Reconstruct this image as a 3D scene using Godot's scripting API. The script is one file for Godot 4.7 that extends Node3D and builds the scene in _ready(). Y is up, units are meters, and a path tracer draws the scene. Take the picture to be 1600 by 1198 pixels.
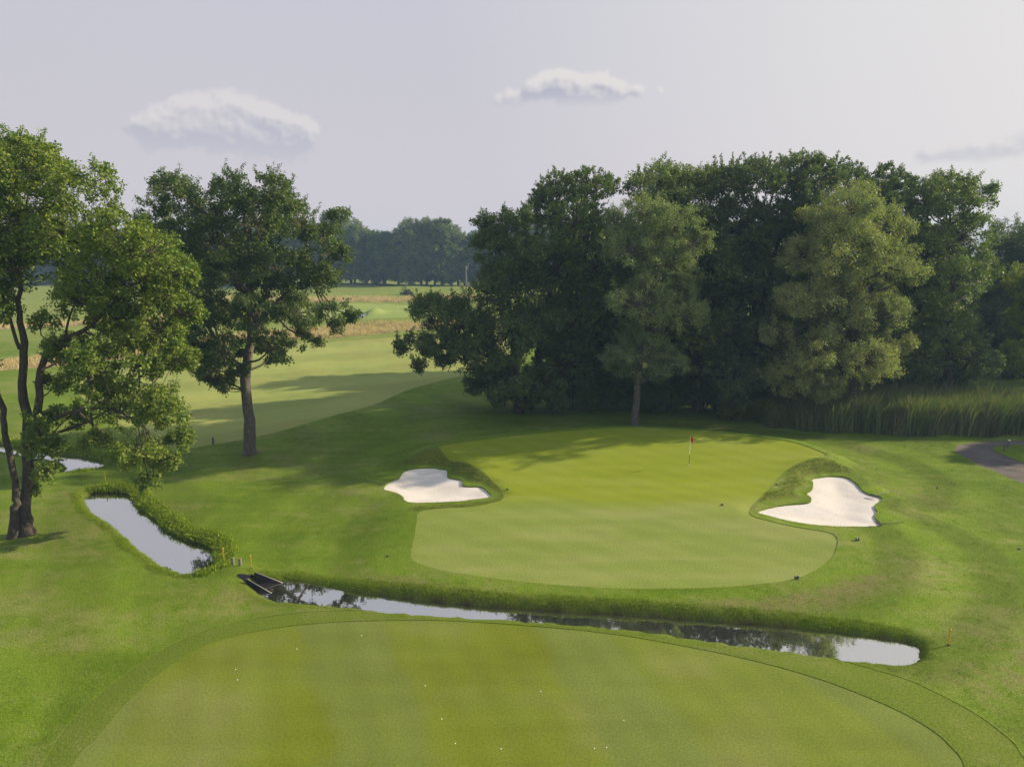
extends Node3D
# A golf course seen from about sixteen metres up: two greens with a brook between them, bunkers, old trees, a wood, a far tree line.
# Units are metres; the camera stands above the origin and looks along -z.

const NEAR := [[-13.82, -18.66], [-13.84, -20.04], [-13.83, -21.95], [-13.40, -23.87], [-12.43, -25.64], [-10.40, -26.66], [-7.80, -27.17], [-4.19, -27.28], [0.00, -26.96], [4.05, -26.21], [7.78, -25.09], [10.02, -24.12], [11.97, -22.92], [13.54, -21.43], [14.20, -20.29], [14.31, -19.45], [14.18, -18.66], [12.80, -15.70], [9.00, -12.70], [0.00, -11.20], [-8.00, -12.20], [-12.40, -15.20]]
const COLLAR := [[-14.82, -18.66], [-15.30, -20.99], [-14.96, -23.55], [-13.75, -26.21], [-10.83, -27.86], [-6.92, -28.25], [-2.29, -28.03], [2.81, -27.43], [8.09, -26.21], [11.74, -25.27], [14.70, -23.67], [16.16, -21.77], [16.57, -20.32], [16.41, -19.19], [14.90, -15.20], [10.00, -11.20], [0.00, -9.60], [-9.00, -10.60], [-13.80, -14.20]]
const FARG := [[-5.37, -38.97], [-5.54, -37.39], [-5.44, -35.88], [-5.31, -33.45], [-4.83, -32.65], [-3.54, -31.93], [-2.00, -31.41], [0.00, -30.90], [1.92, -30.52], [4.78, -30.21], [7.65, -30.15], [10.40, -30.34], [12.10, -30.61], [13.79, -31.05], [15.30, -31.99], [16.65, -33.18], [17.65, -34.63], [18.02, -35.65], [17.72, -36.11], [16.88, -36.50], [15.67, -37.06], [14.45, -37.98], [14.27, -38.69], [14.82, -39.84], [15.83, -41.13], [17.31, -43.13], [18.62, -44.99], [19.90, -46.32], [21.22, -47.23], [22.63, -47.93], [23.23, -48.64], [22.66, -49.87], [21.77, -51.05], [19.68, -52.03], [16.46, -53.09], [13.56, -53.90], [9.48, -54.43], [5.22, -53.90], [1.02, -52.78], [-2.50, -51.46], [-4.91, -50.52], [-5.63, -49.87], [-5.12, -48.64], [-3.74, -47.23], [-2.24, -45.76], [-1.34, -44.11], [-0.67, -42.36], [-0.57, -40.91], [-1.23, -40.15], [-2.54, -39.54]]
const SANDL := [[-8.57, -43.55], [-8.41, -44.57], [-7.88, -45.37], [-7.79, -46.76], [-7.25, -47.49], [-5.84, -47.71], [-5.25, -47.49], [-4.71, -47.19], [-4.54, -45.78], [-4.19, -45.37], [-3.45, -44.97], [-3.32, -43.80], [-2.71, -43.67], [-2.11, -43.67], [-1.74, -42.99], [-1.32, -41.74], [-2.28, -41.28], [-3.16, -40.94], [-4.55, -40.72], [-5.90, -40.61], [-6.76, -40.94], [-7.00, -41.68], [-7.58, -42.44], [-8.41, -42.99]]
const SANDR := [[14.81, -39.02], [15.81, -39.80], [16.94, -40.28], [17.87, -40.50], [18.58, -40.67], [18.99, -41.05], [19.23, -41.74], [19.18, -42.27], [19.92, -43.11], [20.47, -44.18], [20.78, -45.10], [21.35, -45.50], [22.59, -45.86], [23.36, -45.50], [23.46, -44.44], [23.19, -43.11], [23.22, -42.27], [23.59, -41.85], [23.65, -41.34], [22.49, -40.07], [22.18, -39.17], [21.58, -38.32], [21.34, -37.21], [20.50, -36.89], [19.47, -36.89], [18.23, -36.98], [17.06, -37.26], [16.02, -37.93], [15.43, -38.47]]
const CREEK := [[-12.98, -31.46], [-11.88, -31.69], [-10.55, -31.56], [-8.11, -30.71], [-4.87, -29.91], [-1.19, -29.20], [2.35, -28.74], [5.82, -28.41], [8.60, -27.97], [11.32, -27.55], [13.91, -27.04], [16.34, -26.40], [16.96, -25.97], [16.20, -24.82], [15.20, -24.65], [13.67, -24.91], [11.53, -25.36], [8.82, -25.93], [5.49, -26.71], [2.24, -27.33], [-1.14, -27.75], [-3.43, -27.97], [-5.80, -28.41], [-8.28, -29.04], [-10.53, -29.58], [-12.00, -30.22]]
const POND := [[-28.74, -43.56], [-27.96, -44.30], [-26.32, -44.18], [-24.11, -41.60], [-22.15, -39.80], [-20.32, -37.85], [-18.67, -36.59], [-17.49, -36.07], [-16.07, -34.60], [-15.53, -32.79], [-16.25, -32.22], [-17.13, -32.36], [-18.04, -32.94], [-19.04, -33.85], [-20.67, -35.29], [-22.79, -37.50], [-25.07, -39.46], [-26.82, -41.05]]
const FPOND := [[-46.20, -57.10], [-42.00, -55.33], [-39.21, -54.40], [-35.66, -52.98], [-32.18, -51.45], [-31.24, -49.70], [-32.23, -48.94], [-33.38, -48.50], [-34.07, -50.01], [-35.98, -51.13], [-38.67, -52.12], [-40.95, -53.15], [-46.20, -54.80]]
const FAIRWAY := [[-28.74, -53.68], [-25.21, -55.18], [-21.09, -58.85], [-17.23, -63.76], [-14.35, -67.77], [-12.51, -74.62], [-10.72, -80.09], [-5.43, -87.77], [-0.91, -95.35], [0.00, -119.12], [-12.17, -129.16], [-19.47, -127.5], [-27.56, -121.70], [-35.73, -118.28], [-41.03, -114.26], [-47.01, -105.62], [-53.75, -94.27], [-52.79, -81.28], [-42.39, -67.77], [-34.94, -60.18]]
const FESCUE_A := [[-74.5, -84.5], [-68.5, -90.5], [-63.8, -95.0], [-57.2, -104.0], [-51.60, -109.06], [-42.93, -123.02], [-32.92, -124.72], [-24.66, -130.94], [-17.99, -136.63], [-5.25, -139.61], [-5.60, -149.16], [-19.18, -145.87], [-33.11, -146.95], [-43.31, -139.61], [-51.43, -130.02], [-58.36, -118.90], [-67.07, -109.06], [-74.11, -97.59], [-82.39, -91.16]]
const FESCUE_B := [[-86.54, -185.33], [-68.13, -192.12], [-50.89, -194.81], [-36.86, -197.59], [-26.55, -203.44], [-7.66, -205.49], [-7.98, -214.27], [-27.65, -211.98], [-46.91, -209.75], [-72.78, -205.49], [-93.02, -199.50]]
const FESCUE_C := [[-119.75, -134.22], [-96.13, -139.74], [-89.01, -143.60], [-71.02, -151.41], [-75.42, -161.01], [-92.39, -149.16], [-99.91, -143.73], [-126.45, -141.65]]
const FARG2 := [[-50.94, -164.87], [-39.81, -157.30], [-29.05, -154.90], [-17.96, -159.76], [-16.19, -173.10], [-24.66, -188.66], [-39.45, -192.12], [-51.92, -185.33]]
const FSAND := [[-38.4, -163.57], [-38.6, -167.2], [-35.57, -166.4], [-34.66, -162.28], [-35.13, -160.26], [-37.6, -160.3]]
const PATH := [[36.2, -44.0], [36.03, -45.84], [35.92, -48.25], [35.6, -50.26], [35.9, -52.9], [36.74, -54.42], [38.59, -55.7], [41.45, -56.5], [46, -57.0], [60, -57.5], [60, -55.7], [46, -55.5], [43.48, -55.4], [40.9, -55.1], [39.8, -54.4], [39.5, -53.2], [39.6, -50.91], [39.5, -47], [39.7, -40], [41, -30], [44, -18], [41, -16.5], [37.5, -30], [36.4, -40]]
const WATER_LEVEL := -0.32

var rng := RandomNumberGenerator.new()
var taken := {}
var noise_low := FastNoiseLite.new()
var noise_mid := FastNoiseLite.new()
var noise_fine := FastNoiseLite.new()
var xs := PackedFloat32Array()
var zs := PackedFloat32Array()
var hs := PackedFloat32Array()
var ns := PackedVector3Array()
var fields := {}      # signed distances to each outline on the ground grid
var mats := {}


# ---------------------------------------------------------------- small helpers
func numbered(called: String) -> String:
	var k: int = taken.get(called, 0)
	taken[called] = k + 1
	return called if k == 0 else "%s_%03d" % [called, k]


func tag(o: Node, label := "", category := "", group := "", kind := "") -> Node:
	if label: o.set_meta("label", label)
	if category: o.set_meta("category", category)
	if group: o.set_meta("group", group)
	if kind: o.set_meta("kind", kind)
	return o


func thing(called: String, label: String, category: String, at: Vector3, turn := 0.0, group := "") -> Node3D:
	var o := Node3D.new()
	o.name = numbered(called)
	add_child(o)
	o.position = at
	o.rotation.y = turn
	tag(o, label, category, group)
	return o


func obj(called: String, m: Mesh, material: Material, parent: Node = null) -> MeshInstance3D:
	var o := MeshInstance3D.new()
	o.mesh = m
	o.material_override = material
	if parent == null:
		o.name = numbered(called)
		add_child(o)
	else:
		o.name = called
		parent.add_child(o, true)
	return o


func flat(c: Color, rough := 0.8, metallic := 0.0) -> StandardMaterial3D:
	var m := StandardMaterial3D.new()
	m.albedo_color = c.linear_to_srgb()
	m.roughness = rough
	m.metallic = metallic
	return m


func new_st() -> SurfaceTool:
	var st := SurfaceTool.new()
	st.begin(Mesh.PRIMITIVE_TRIANGLES)
	return st


func done(st: SurfaceTool) -> ArrayMesh:
	st.generate_normals()
	return st.commit()


func quad(st: SurfaceTool, a: Vector3, b: Vector3, c: Vector3, d: Vector3) -> void:
	for p in [a, b, c, a, c, d]:
		st.add_vertex(p)


func add_box(st: SurfaceTool, centre: Vector3, size: Vector3, turn := Basis()) -> void:
	st.set_smooth_group(-1)
	var h := size / 2.0
	var p := []
	for i in 8:
		p.append(centre + turn * Vector3(h.x if i & 1 else -h.x, h.y if i & 2 else -h.y, h.z if i & 4 else -h.z))
	for f in [[0, 1, 3, 2], [5, 4, 6, 7], [4, 0, 2, 6], [1, 5, 7, 3], [2, 3, 7, 6], [4, 5, 1, 0]]:
		quad(st, p[f[3]], p[f[2]], p[f[1]], p[f[0]])


func add_tube(st: SurfaceTool, pts: Array, radii: Array, sides := 7, capped := false) -> void:
	st.set_smooth_group(1)
	var rings := []
	var side := Vector3.RIGHT
	for i in pts.size():
		var t: Vector3 = (pts[mini(i + 1, pts.size() - 1)] - pts[maxi(i - 1, 0)]).normalized()
		if absf(t.dot(side)) > 0.9:
			side = Vector3.FORWARD if absf(t.dot(Vector3.FORWARD)) < 0.9 else Vector3.UP
		side = (side - t * side.dot(t)).normalized()
		var up := t.cross(side)
		var ring := []
		for k in sides:
			var a := TAU * k / sides
			ring.append(pts[i] + (side * cos(a) + up * sin(a)) * float(radii[i]))
		rings.append(ring)
	for i in pts.size() - 1:
		for k in sides:
			var n := (k + 1) % sides
			quad(st, rings[i][k], rings[i + 1][k], rings[i + 1][n], rings[i][n])
	if capped:
		st.set_smooth_group(-1)
		var last: Array = rings[-1]
		for k in sides:
			st.add_vertex(pts[-1]); st.add_vertex(last[(k + 1) % sides]); st.add_vertex(last[k])


func smooth_line(pts: Array, per := 4) -> Array:
	var out := []
	for i in pts.size() - 1:
		var a: Vector3 = pts[maxi(i - 1, 0)]
		var d: Vector3 = pts[mini(i + 2, pts.size() - 1)]
		for k in per:
			out.append(pts[i].cubic_interpolate(pts[i + 1], a, d, float(k) / per))
	out.append(pts[-1])
	return out


func outline(pts: Array, per := 4) -> PackedVector2Array:
	var out := PackedVector2Array()
	var n := pts.size()
	for i in n:
		var a := Vector2(pts[(i + n - 1) % n][0], pts[(i + n - 1) % n][1])
		var b := Vector2(pts[i][0], pts[i][1])
		var c := Vector2(pts[(i + 1) % n][0], pts[(i + 1) % n][1])
		var d := Vector2(pts[(i + 2) % n][0], pts[(i + 2) % n][1])
		for k in per:
			out.append(b.cubic_interpolate(c, a, d, float(k) / per))
	return out


func sdf(poly: PackedVector2Array, x: float, y: float) -> float:
	var best := 1e12
	var inside := false
	var n := poly.size()
	var a := poly[n - 1]
	for i in n:
		var b := poly[i]
		var ex := b.x - a.x
		var ey := b.y - a.y
		var wx := x - a.x
		var wy := y - a.y
		var t := clampf((wx * ex + wy * ey) / (ex * ex + ey * ey + 1e-9), 0.0, 1.0)
		var dx := wx - ex * t
		var dy := wy - ey * t
		var d := dx * dx + dy * dy
		if d < best:
			best = d
		if (a.y > y) != (b.y > y) and x < ex * (y - a.y) / ey + a.x:
			inside = not inside
		a = b
	return -sqrt(best) if inside else sqrt(best)


# ---------------------------------------------------------------- the ground's shape
func plateau(d: float) -> float:
	return 0.12 + 0.5 * smoothstep(30.0, 41.0, d) + 1.05 * smoothstep(41.0, 56.0, d)


func lay_grid() -> void:
	var x := -42.0
	while x < 46.0:
		xs.append(x)
		x += 0.3
	var step := 0.3
	while x < 900.0:
		xs.append(x)
		step *= 1.11
		x += step
	xs.append(900.0)
	x = -42.0
	step = 0.3
	var left := PackedFloat32Array()
	while x > -900.0:
		step = minf(step * 1.06, maxf(1.2, (absf(x) - 120.0) * 0.1))
		x -= step
		left.append(x)
	left.reverse()
	xs = left + xs
	var d := 17.0
	step = 0.28
	var far := PackedFloat32Array()
	while d < 62.0:
		far.append(-d)
		d += step
	while d < 900.0:
		far.append(-d)
		step = minf(step * 1.03, 3.5 if d < 260.0 else 60.0)
		d += step
	far.append(-900.0)
	for z in [200.0, 80.0, 30.0, 10.0, 0.0, -5.0, -8.0, -10.0, -11.5, -13.0, -14.0, -15.0, -16.0]:
		zs.append(z)
	zs += far


func field(called: String, pts: Array, margin: float) -> PackedFloat32Array:
	var fine := outline(pts)
	var rough := PackedVector2Array()
	for p in pts:
		rough.append(Vector2(p[0], p[1]))
	var box := Rect2(rough[0], Vector2.ZERO)
	for p in fine:
		box = box.expand(p)
	box = box.grow(margin)
	var out := PackedFloat32Array()
	out.resize(xs.size() * zs.size())
	out.fill(1000.0)
	for j in zs.size():
		if zs[j] < box.position.y or zs[j] > box.end.y:
			continue
		for i in xs.size():
			if xs[i] < box.position.x or xs[i] > box.end.x:
				continue
			var s := sdf(rough, xs[i], zs[j])
			if absf(s) < 1.5:
				s = sdf(fine, xs[i], zs[j])
			out[j * xs.size() + i] = s
	fields[called] = out
	return out


func shape_ground() -> void:
	var nx := xs.size()
	hs.resize(nx * zs.size())
	ns.resize(nx * zs.size())
	var green: PackedFloat32Array = fields.green
	var near: PackedFloat32Array = fields.near
	var sl: PackedFloat32Array = fields.sand_left
	var sr: PackedFloat32Array = fields.sand_right
	var fs: PackedFloat32Array = fields.far_sand
	var creek: PackedFloat32Array = fields.creek
	var pond: PackedFloat32Array = fields.pond
	var pond2: PackedFloat32Array = fields.far_pond
	for j in zs.size():
		for i in nx:
			var k := j * nx + i
			var x := xs[i]
			var d := -zs[j]
			var h := noise_low.get_noise_2d(x, d) * 0.35 + noise_mid.get_noise_2d(x, d) * 0.05
			h += 2.5 * smoothstep(110.0, 250.0, d) + 0.7 * exp(-pow((x + 7.0) / 15.0, 2.0) - pow((d - 64.0) / 8.0, 2.0))
			h += noise_low.get_noise_2d(x * 0.4 + 300.0, d * 0.4) * 1.2 * smoothstep(110.0, 160.0, d)
			h += 0.5 * exp(-pow((x + 7.5) / 6.0, 2.0) - pow((d - 44.0) / 5.0, 2.0)) + 0.4 * exp(-pow((x - 21.0) / 5.0, 2.0) - pow((d - 41.0) / 5.0, 2.0))
			if green[k] < 5.0:
				h = lerpf(h, plateau(d) + noise_low.get_noise_2d(x * 1.6, d * 1.6) * 0.08, 1.0 - smoothstep(0.0, 4.5, green[k]))
			if near[k] < 3.0:
				h = lerpf(h, 0.12 + noise_low.get_noise_2d(x, d) * 0.12, 1.0 - smoothstep(0.0, 3.0, near[k]))
			var s := minf(sl[k], sr[k])
			if s < 2.2:
				var bumps := noise_mid.get_noise_2d(x * 4.0, d * 4.0)
				var floor_y := 0.42 - 0.16 * smoothstep(0.0, 1.8, -s) + bumps * 0.03
				var bank := s + bumps * 0.25 * smoothstep(0.2, 0.9, s) * (1.0 - smoothstep(1.2, 2.0, s))
				h = lerpf(floor_y, lerpf(maxf(h, 0.36), h, smoothstep(0.9, 2.2, s)) + 0.22 * exp(-pow((s - 1.4) / 0.7, 2.0)) * smoothstep(0.75, 1.2, h) * (1.0 - smoothstep(1.5, 3.0, green[k])), smoothstep(-0.05, 1.35, bank))
			if fs[k] < 8.0:
				h += 1.4 * exp(-pow((x + 33.5) / 2.2, 2.0) - pow((d - 166.0) / 4.0, 2.0))
				h = lerpf(h - 0.5, h, smoothstep(-0.2, 0.4, fs[k]))
			h += 0.34 * exp(-(pow(x + 13.9, 2.0) + pow(d - 31.8, 2.0)) / 1.6)
			var w := minf(creek[k], minf(pond[k], pond2[k])) + noise_mid.get_noise_2d(x * 7.0, d * 7.0) * 0.14
			if w < 1.0:
				h = lerpf(-0.75, h, smoothstep(-0.4, 0.36, w))
			hs[k] = h
	for j in zs.size():
		for i in nx:
			var i0 := maxi(i - 1, 0)
			var i1 := mini(i + 1, nx - 1)
			var j0 := maxi(j - 1, 0)
			var j1 := mini(j + 1, zs.size() - 1)
			ns[j * nx + i] = Vector3(-(hs[j * nx + i1] - hs[j * nx + i0]) / (xs[i1] - xs[i0]), 1.0, -(hs[j1 * nx + i] - hs[j0 * nx + i]) / (zs[j1] - zs[j0])).normalized()


func cell_x(x: float) -> int:
	return clampi(xs.bsearch(x) - 1, 0, xs.size() - 2)


func cell_z(z: float) -> int:
	var lo := 0
	var hi := zs.size() - 1
	while hi - lo > 1:
		var m := (lo + hi) / 2
		if zs[m] >= z: lo = m
		else: hi = m
	return lo


func sample(a: PackedFloat32Array, x: float, z: float) -> float:
	var i := cell_x(x)
	var j := cell_z(z)
	var u := clampf((x - xs[i]) / (xs[i + 1] - xs[i]), 0.0, 1.0)
	var v := clampf((z - zs[j]) / (zs[j + 1] - zs[j]), 0.0, 1.0)
	var k := j * xs.size() + i
	var q := a[k]
	var r := a[k + 1]
	var s := a[k + xs.size()]
	var t := a[k + xs.size() + 1]
	if u + v <= 1.0:
		return q + (r - q) * u + (s - q) * v
	return t + (s - t) * (1.0 - u) + (r - t) * (1.0 - v)


func ground_y(x: float, z: float) -> float:
	return sample(hs, x, z)


func on_ground(x: float, z: float, lift := 0.0) -> Vector3:
	return Vector3(x, ground_y(x, z) + lift, z)


# ---------------------------------------------------------------- turf, sand and path, cut from one grid
class Patch:
	var called := ""
	var drop := 0.0
	var sd: PackedFloat32Array
	var pos := PackedVector3Array()
	var nor := PackedVector3Array()
	var idx := PackedInt32Array()
	var map := {}


func grid_vertex(p: Patch, k: int) -> int:
	if not p.map.has(k):
		p.map[k] = p.pos.size()
		p.pos.append(Vector3(xs[k % xs.size()], hs[k] - p.drop, zs[k / xs.size()]))
		p.nor.append(ns[k])
	return p.map[k]


func emit(p: Patch, poly: Array) -> void:
	var first := p.pos.size()
	for v in poly:
		p.pos.append(v[0] - Vector3(0, p.drop, 0))
		p.nor.append(v[1])
	for i in range(1, poly.size() - 1):
		p.idx.append(first); p.idx.append(first + i); p.idx.append(first + i + 1)


func wall(p: Patch, a: Vector3, b: Vector3, drop: float) -> void:
	var n := (b - a).cross(Vector3.UP).normalized()
	var first := p.pos.size()
	for v in [a, b, b - Vector3(0, drop, 0), a - Vector3(0, drop, 0)]:
		p.pos.append(v)
		p.nor.append(n)
	for k in [0, 1, 2, 0, 2, 3]:
		p.idx.append(first + k)


func cut_patches(patches: Array, rest: Patch) -> void:
	var nx := xs.size()
	for j in zs.size() - 1:
		for i in nx - 1:
			var k := j * nx + i
			var c := [k, k + 1, k + nx + 1, k + nx]
			var mine := []
			var whole: Patch = null
			for p: Patch in patches:
				var a := p.sd[c[0]]
				var b := p.sd[c[1]]
				var e := p.sd[c[2]]
				var f := p.sd[c[3]]
				if a < 0.0 and b < 0.0 and e < 0.0 and f < 0.0:
					if mine.is_empty():
						whole = p
					else:
						mine.append(p)
					break
				if a < 0.0 or b < 0.0 or e < 0.0 or f < 0.0:
					mine.append(p)
			if mine.is_empty():
				var to: Patch = whole if whole else rest
				var q := [grid_vertex(to, c[0]), grid_vertex(to, c[1]), grid_vertex(to, c[2]), grid_vertex(to, c[3])]
				for t in [0, 3, 1, 1, 3, 2]:
					to.idx.append(q[t])
				continue
			for tri in [[c[0], c[3], c[1]], [c[1], c[3], c[2]]]:
				var polys := [[]]
				for v in tri:
					var rec := [Vector3(xs[v % nx], hs[v], zs[v / nx]), ns[v]]
					for p: Patch in mine:
						rec.append(p.sd[v])
					polys[0].append(rec)
				for m in mine.size():
					var p: Patch = mine[m]
					var next := []
					for poly in polys:
						var inside := []
						var outside := []
						var seam := []
						for a in poly.size():
							var u: Array = poly[a]
							var w: Array = poly[(a + 1) % poly.size()]
							(inside if u[2 + m] < 0.0 else outside).append(u)
							if (u[2 + m] < 0.0) != (w[2 + m] < 0.0):
								var t: float = u[2 + m] / (u[2 + m] - w[2 + m])
								var cut := [u[0].lerp(w[0], t), u[1].lerp(w[1], t)]
								for s in mine.size():
									cut.append(lerpf(u[2 + s], w[2 + s], t))
								inside.append(cut)
								outside.append(cut)
								seam.append(cut[0])
						if inside.size() > 2:
							emit(p, inside)
						if outside.size() > 2:
							next.append(outside)
						if seam.size() == 2 and p.drop > 0.0:
							wall(rest, seam[0], seam[1], p.drop)
					polys = next
				for poly in polys:
					emit(rest, poly)


func turf_colour(called: String, p: Vector3) -> Color:
	var x := p.x
	var d := -p.z
	var n := noise_low.get_noise_2d(x * 2.0 + 40.0, d * 2.0)
	var m := noise_mid.get_noise_2d(x, d)
	var f := noise_fine.get_noise_2d(x, d)
	var streak := noise_mid.get_noise_2d(x * 0.35 + 70.0, d * 2.4)   # mown and brushed across
	var c := Color(0.2, 0.2, 0.2)
	match called:
		"ground":
			c = Color(0.156, 0.246, 0.020)
			var straw := Color(0.245, 0.27, 0.085)
			var lush := Color(0.108, 0.190, 0.008)
			c = c.lerp(straw, clampf(0.05 + n * 0.6 + m * 0.6 + f * 0.5 + streak * 0.5, 0.0, 0.75))
			c = c.lerp(lush, clampf(0.1 - n * 0.8 + m * 0.5 - f * 0.5 - streak * 0.5, 0.0, 0.9))
			var g := sample(fields.green, x, p.z)
			if g < 13.0:
				var stripe := sin((g + n * 0.5) * TAU / 4.2)
				c = c * (1.0 + lerpf(0.07, 0.16, smoothstep(10.0, 20.0, x)) * clampf(stripe * 2.0, -1.0, 1.0) * (1.0 - smoothstep(8.0, 13.0, g)))
				# mown bank between the green and the brook: drier turf
				if d < 31.5 and g > 0.9:
					c = c.lerp(Color(0.215, 0.195, 0.085), 0.75 * smoothstep(0.9, 1.5, g) * (1.0 - smoothstep(2.0, 3.6, g)) * clampf(0.8 + f, 0.0, 1.0))
			elif d < 75.0:
				var lane := sin((x * 0.8 + d * 0.5 + n * 2.0) * TAU / 5.2)
				c = c * (1.0 + 0.09 * clampf(lane * 2.0, -1.0, 1.0))
			# worn turf: in front of the left tree's foot, by the brook's end and on the rise
			for w in [[-8.6, 27.8, 3.4, 1.0], [18.5, 23.4, 2.6, 1.4], [-26.5, 35.4, 2.2, 1.0], [27.0, 43.0, 2.5, 3.0], [-13.0, 30.0, 3.0, 1.2], [21.0, 25.0, 2.0, 1.2]]:
				var q := pow((x - w[0]) / w[2], 2.0) + pow((d - w[1]) / w[3], 2.0)
				if q < 6.0:
					c = c.lerp(Color(0.25, 0.225, 0.10), 0.4 * exp(-q) * clampf(0.7 + f * 1.6 + m, 0.0, 1.2))
			var s := minf(sample(fields.sand_left, x, p.z), sample(fields.sand_right, x, p.z))
			if s < 2.0 and p.y > 0.5:
				c = c.lerp(Color(0.15, 0.17, 0.032), 0.7 * (1.0 - smoothstep(1.3, 2.0, s)))
			var water := minf(minf(sample(fields.creek, x, p.z), sample(fields.pond, x, p.z)), sample(fields.far_pond, x, p.z))
			if water < 0.9:
				c = c.lerp(Color(0.115, 0.17, 0.012), 0.7 * (1.0 - smoothstep(0.4, 0.9, water)))
				c = c.lerp(Color(0.06, 0.05, 0.03), 1.0 - smoothstep(-0.1, 0.12, water + f * 0.1))
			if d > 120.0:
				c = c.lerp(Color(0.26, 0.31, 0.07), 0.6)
		"green":
			c = Color(0.205, 0.272, 0.058)
			var tier := smoothstep(38.0, 42.0, d + n * 2.0)
			c = c.lerp(Color(0.222, 0.288, 0.016), 0.95 * tier)
			c = c.lerp(Color(0.255, 0.285, 0.095), clampf(0.12 + streak * 0.9 + n * 0.5 + m * 0.2, 0.0, 0.6) * (1.0 - 0.65 * tier))
			c = c * (1.0 + 0.10 * streak + 0.03 * f + 0.025 * clampf(sin((x * 0.6 + d * 0.8) * TAU / 1.6) * 3.0, -1.0, 1.0))
		"near":
			c = Color(0.160, 0.212, 0.030)
			c = c.lerp(Color(0.140, 0.178, 0.012), clampf(0.25 - n * 1.2 - 0.3 * m, 0.0, 0.8) * (1.0 - smoothstep(1.5, 6.0, x)))
			c = c.lerp(Color(0.205, 0.218, 0.08), clampf(0.05 + n * 0.6 + m * 0.6, 0.0, 0.5))
			c = c.lerp(Color(0.150, 0.198, 0.055), 0.5 * smoothstep(0.2, 0.6, sin((x * 0.94 + d * 0.35) * TAU / 9.0 + n)))
			c = c * (1.0 + 0.03 * f + 0.13 * streak + 0.025 * clampf(sin((x * 0.94 + d * 0.35) * TAU / 1.5) * 3.0, -1.0, 1.0))
		"collar":
			c = Color(0.138, 0.205, 0.020).lerp(Color(0.215, 0.245, 0.07), clampf(0.05 + n + m * 0.5 + f * 0.4, 0.0, 0.7))
		"fairway":
			c = Color(0.255, 0.315, 0.085).lerp(Color(0.305, 0.335, 0.10), clampf(0.3 + n + m * 0.5, 0.0, 1.0))
			c = c * (1.0 + 0.06 * clampf(sin((x * 0.5 - d * 0.85 + n * 2.0) * TAU / 14.0) * 3.0, -1.0, 1.0))
		"far_green":
			c = Color(0.25, 0.33, 0.085)
		"fescue":
			c = Color(0.50, 0.39, 0.25).lerp(Color(0.30, 0.26, 0.10), clampf(n + m + f * 0.6, 0.0, 0.7))
		"sand":
			c = Color(0.70, 0.685, 0.67).lerp(Color(0.60, 0.56, 0.51), clampf(m * 0.8 + f * 0.7 - 0.05, 0.0, 0.7)) * (1.0 + 0.06 * f)
		"path":
			c = Color(0.165, 0.150, 0.150) * (1.0 + 0.35 * m + 0.3 * f)
	return c


func patch_node(p: Patch, node_name: String, colours: String, m: Material, label: String) -> void:
	var col := PackedColorArray()
	var uv := PackedVector2Array()
	for v in p.pos:
		col.append(turf_colour(colours, v))
		uv.append(Vector2(v.x, v.z) / 7.0)
	var a := []
	a.resize(Mesh.ARRAY_MAX)
	a[Mesh.ARRAY_VERTEX] = p.pos
	a[Mesh.ARRAY_NORMAL] = p.nor
	a[Mesh.ARRAY_COLOR] = col
	a[Mesh.ARRAY_TEX_UV] = uv
	a[Mesh.ARRAY_INDEX] = p.idx
	var mesh := ArrayMesh.new()
	mesh.add_surface_from_arrays(Mesh.PRIMITIVE_TRIANGLES, a)
	tag(obj(node_name, mesh, m), label, "", "", "structure")


func noise_picture(freq: float, octaves: int, lo: float, hi: float, size := 1024, kind := FastNoiseLite.TYPE_SIMPLEX, number := 1) -> NoiseTexture2D:
	var f := FastNoiseLite.new()
	f.noise_type = kind
	f.frequency = freq
	f.fractal_octaves = octaves
	f.seed = number
	var g := Gradient.new()
	g.colors = PackedColorArray([Color(lo, lo, lo), Color(hi, hi, hi)])
	var t := NoiseTexture2D.new()
	t.width = size
	t.height = size
	t.seamless = true
	t.noise = f
	t.color_ramp = g
	return t


func turf_material(lo: float, bump: float, bumps: Texture2D, rough := 0.95) -> StandardMaterial3D:
	var m := StandardMaterial3D.new()
	m.vertex_color_use_as_albedo = true
	m.albedo_texture = noise_picture(0.05, 4, lo, 1.0, 1024, FastNoiseLite.TYPE_SIMPLEX, int(lo * 100))
	m.roughness = rough
	m.metallic_specular = 0.25
	m.heightmap_enabled = true
	m.heightmap_texture = bumps
	m.heightmap_scale = bump
	return m


# ---------------------------------------------------------------- plants
func leaf(st: SurfaceTool, at: Vector3, along: Vector3, face: Vector3, length: float, width: float) -> void:
	var side := along.cross(face).normalized() * width * 0.5
	var mid := at + along * length * 0.45 - face * width * 0.12
	var tip := at + along * length - face * length * 0.12
	st.add_vertex(at); st.add_vertex(mid + side); st.add_vertex(tip)
	st.add_vertex(at); st.add_vertex(tip); st.add_vertex(mid - side)


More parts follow.
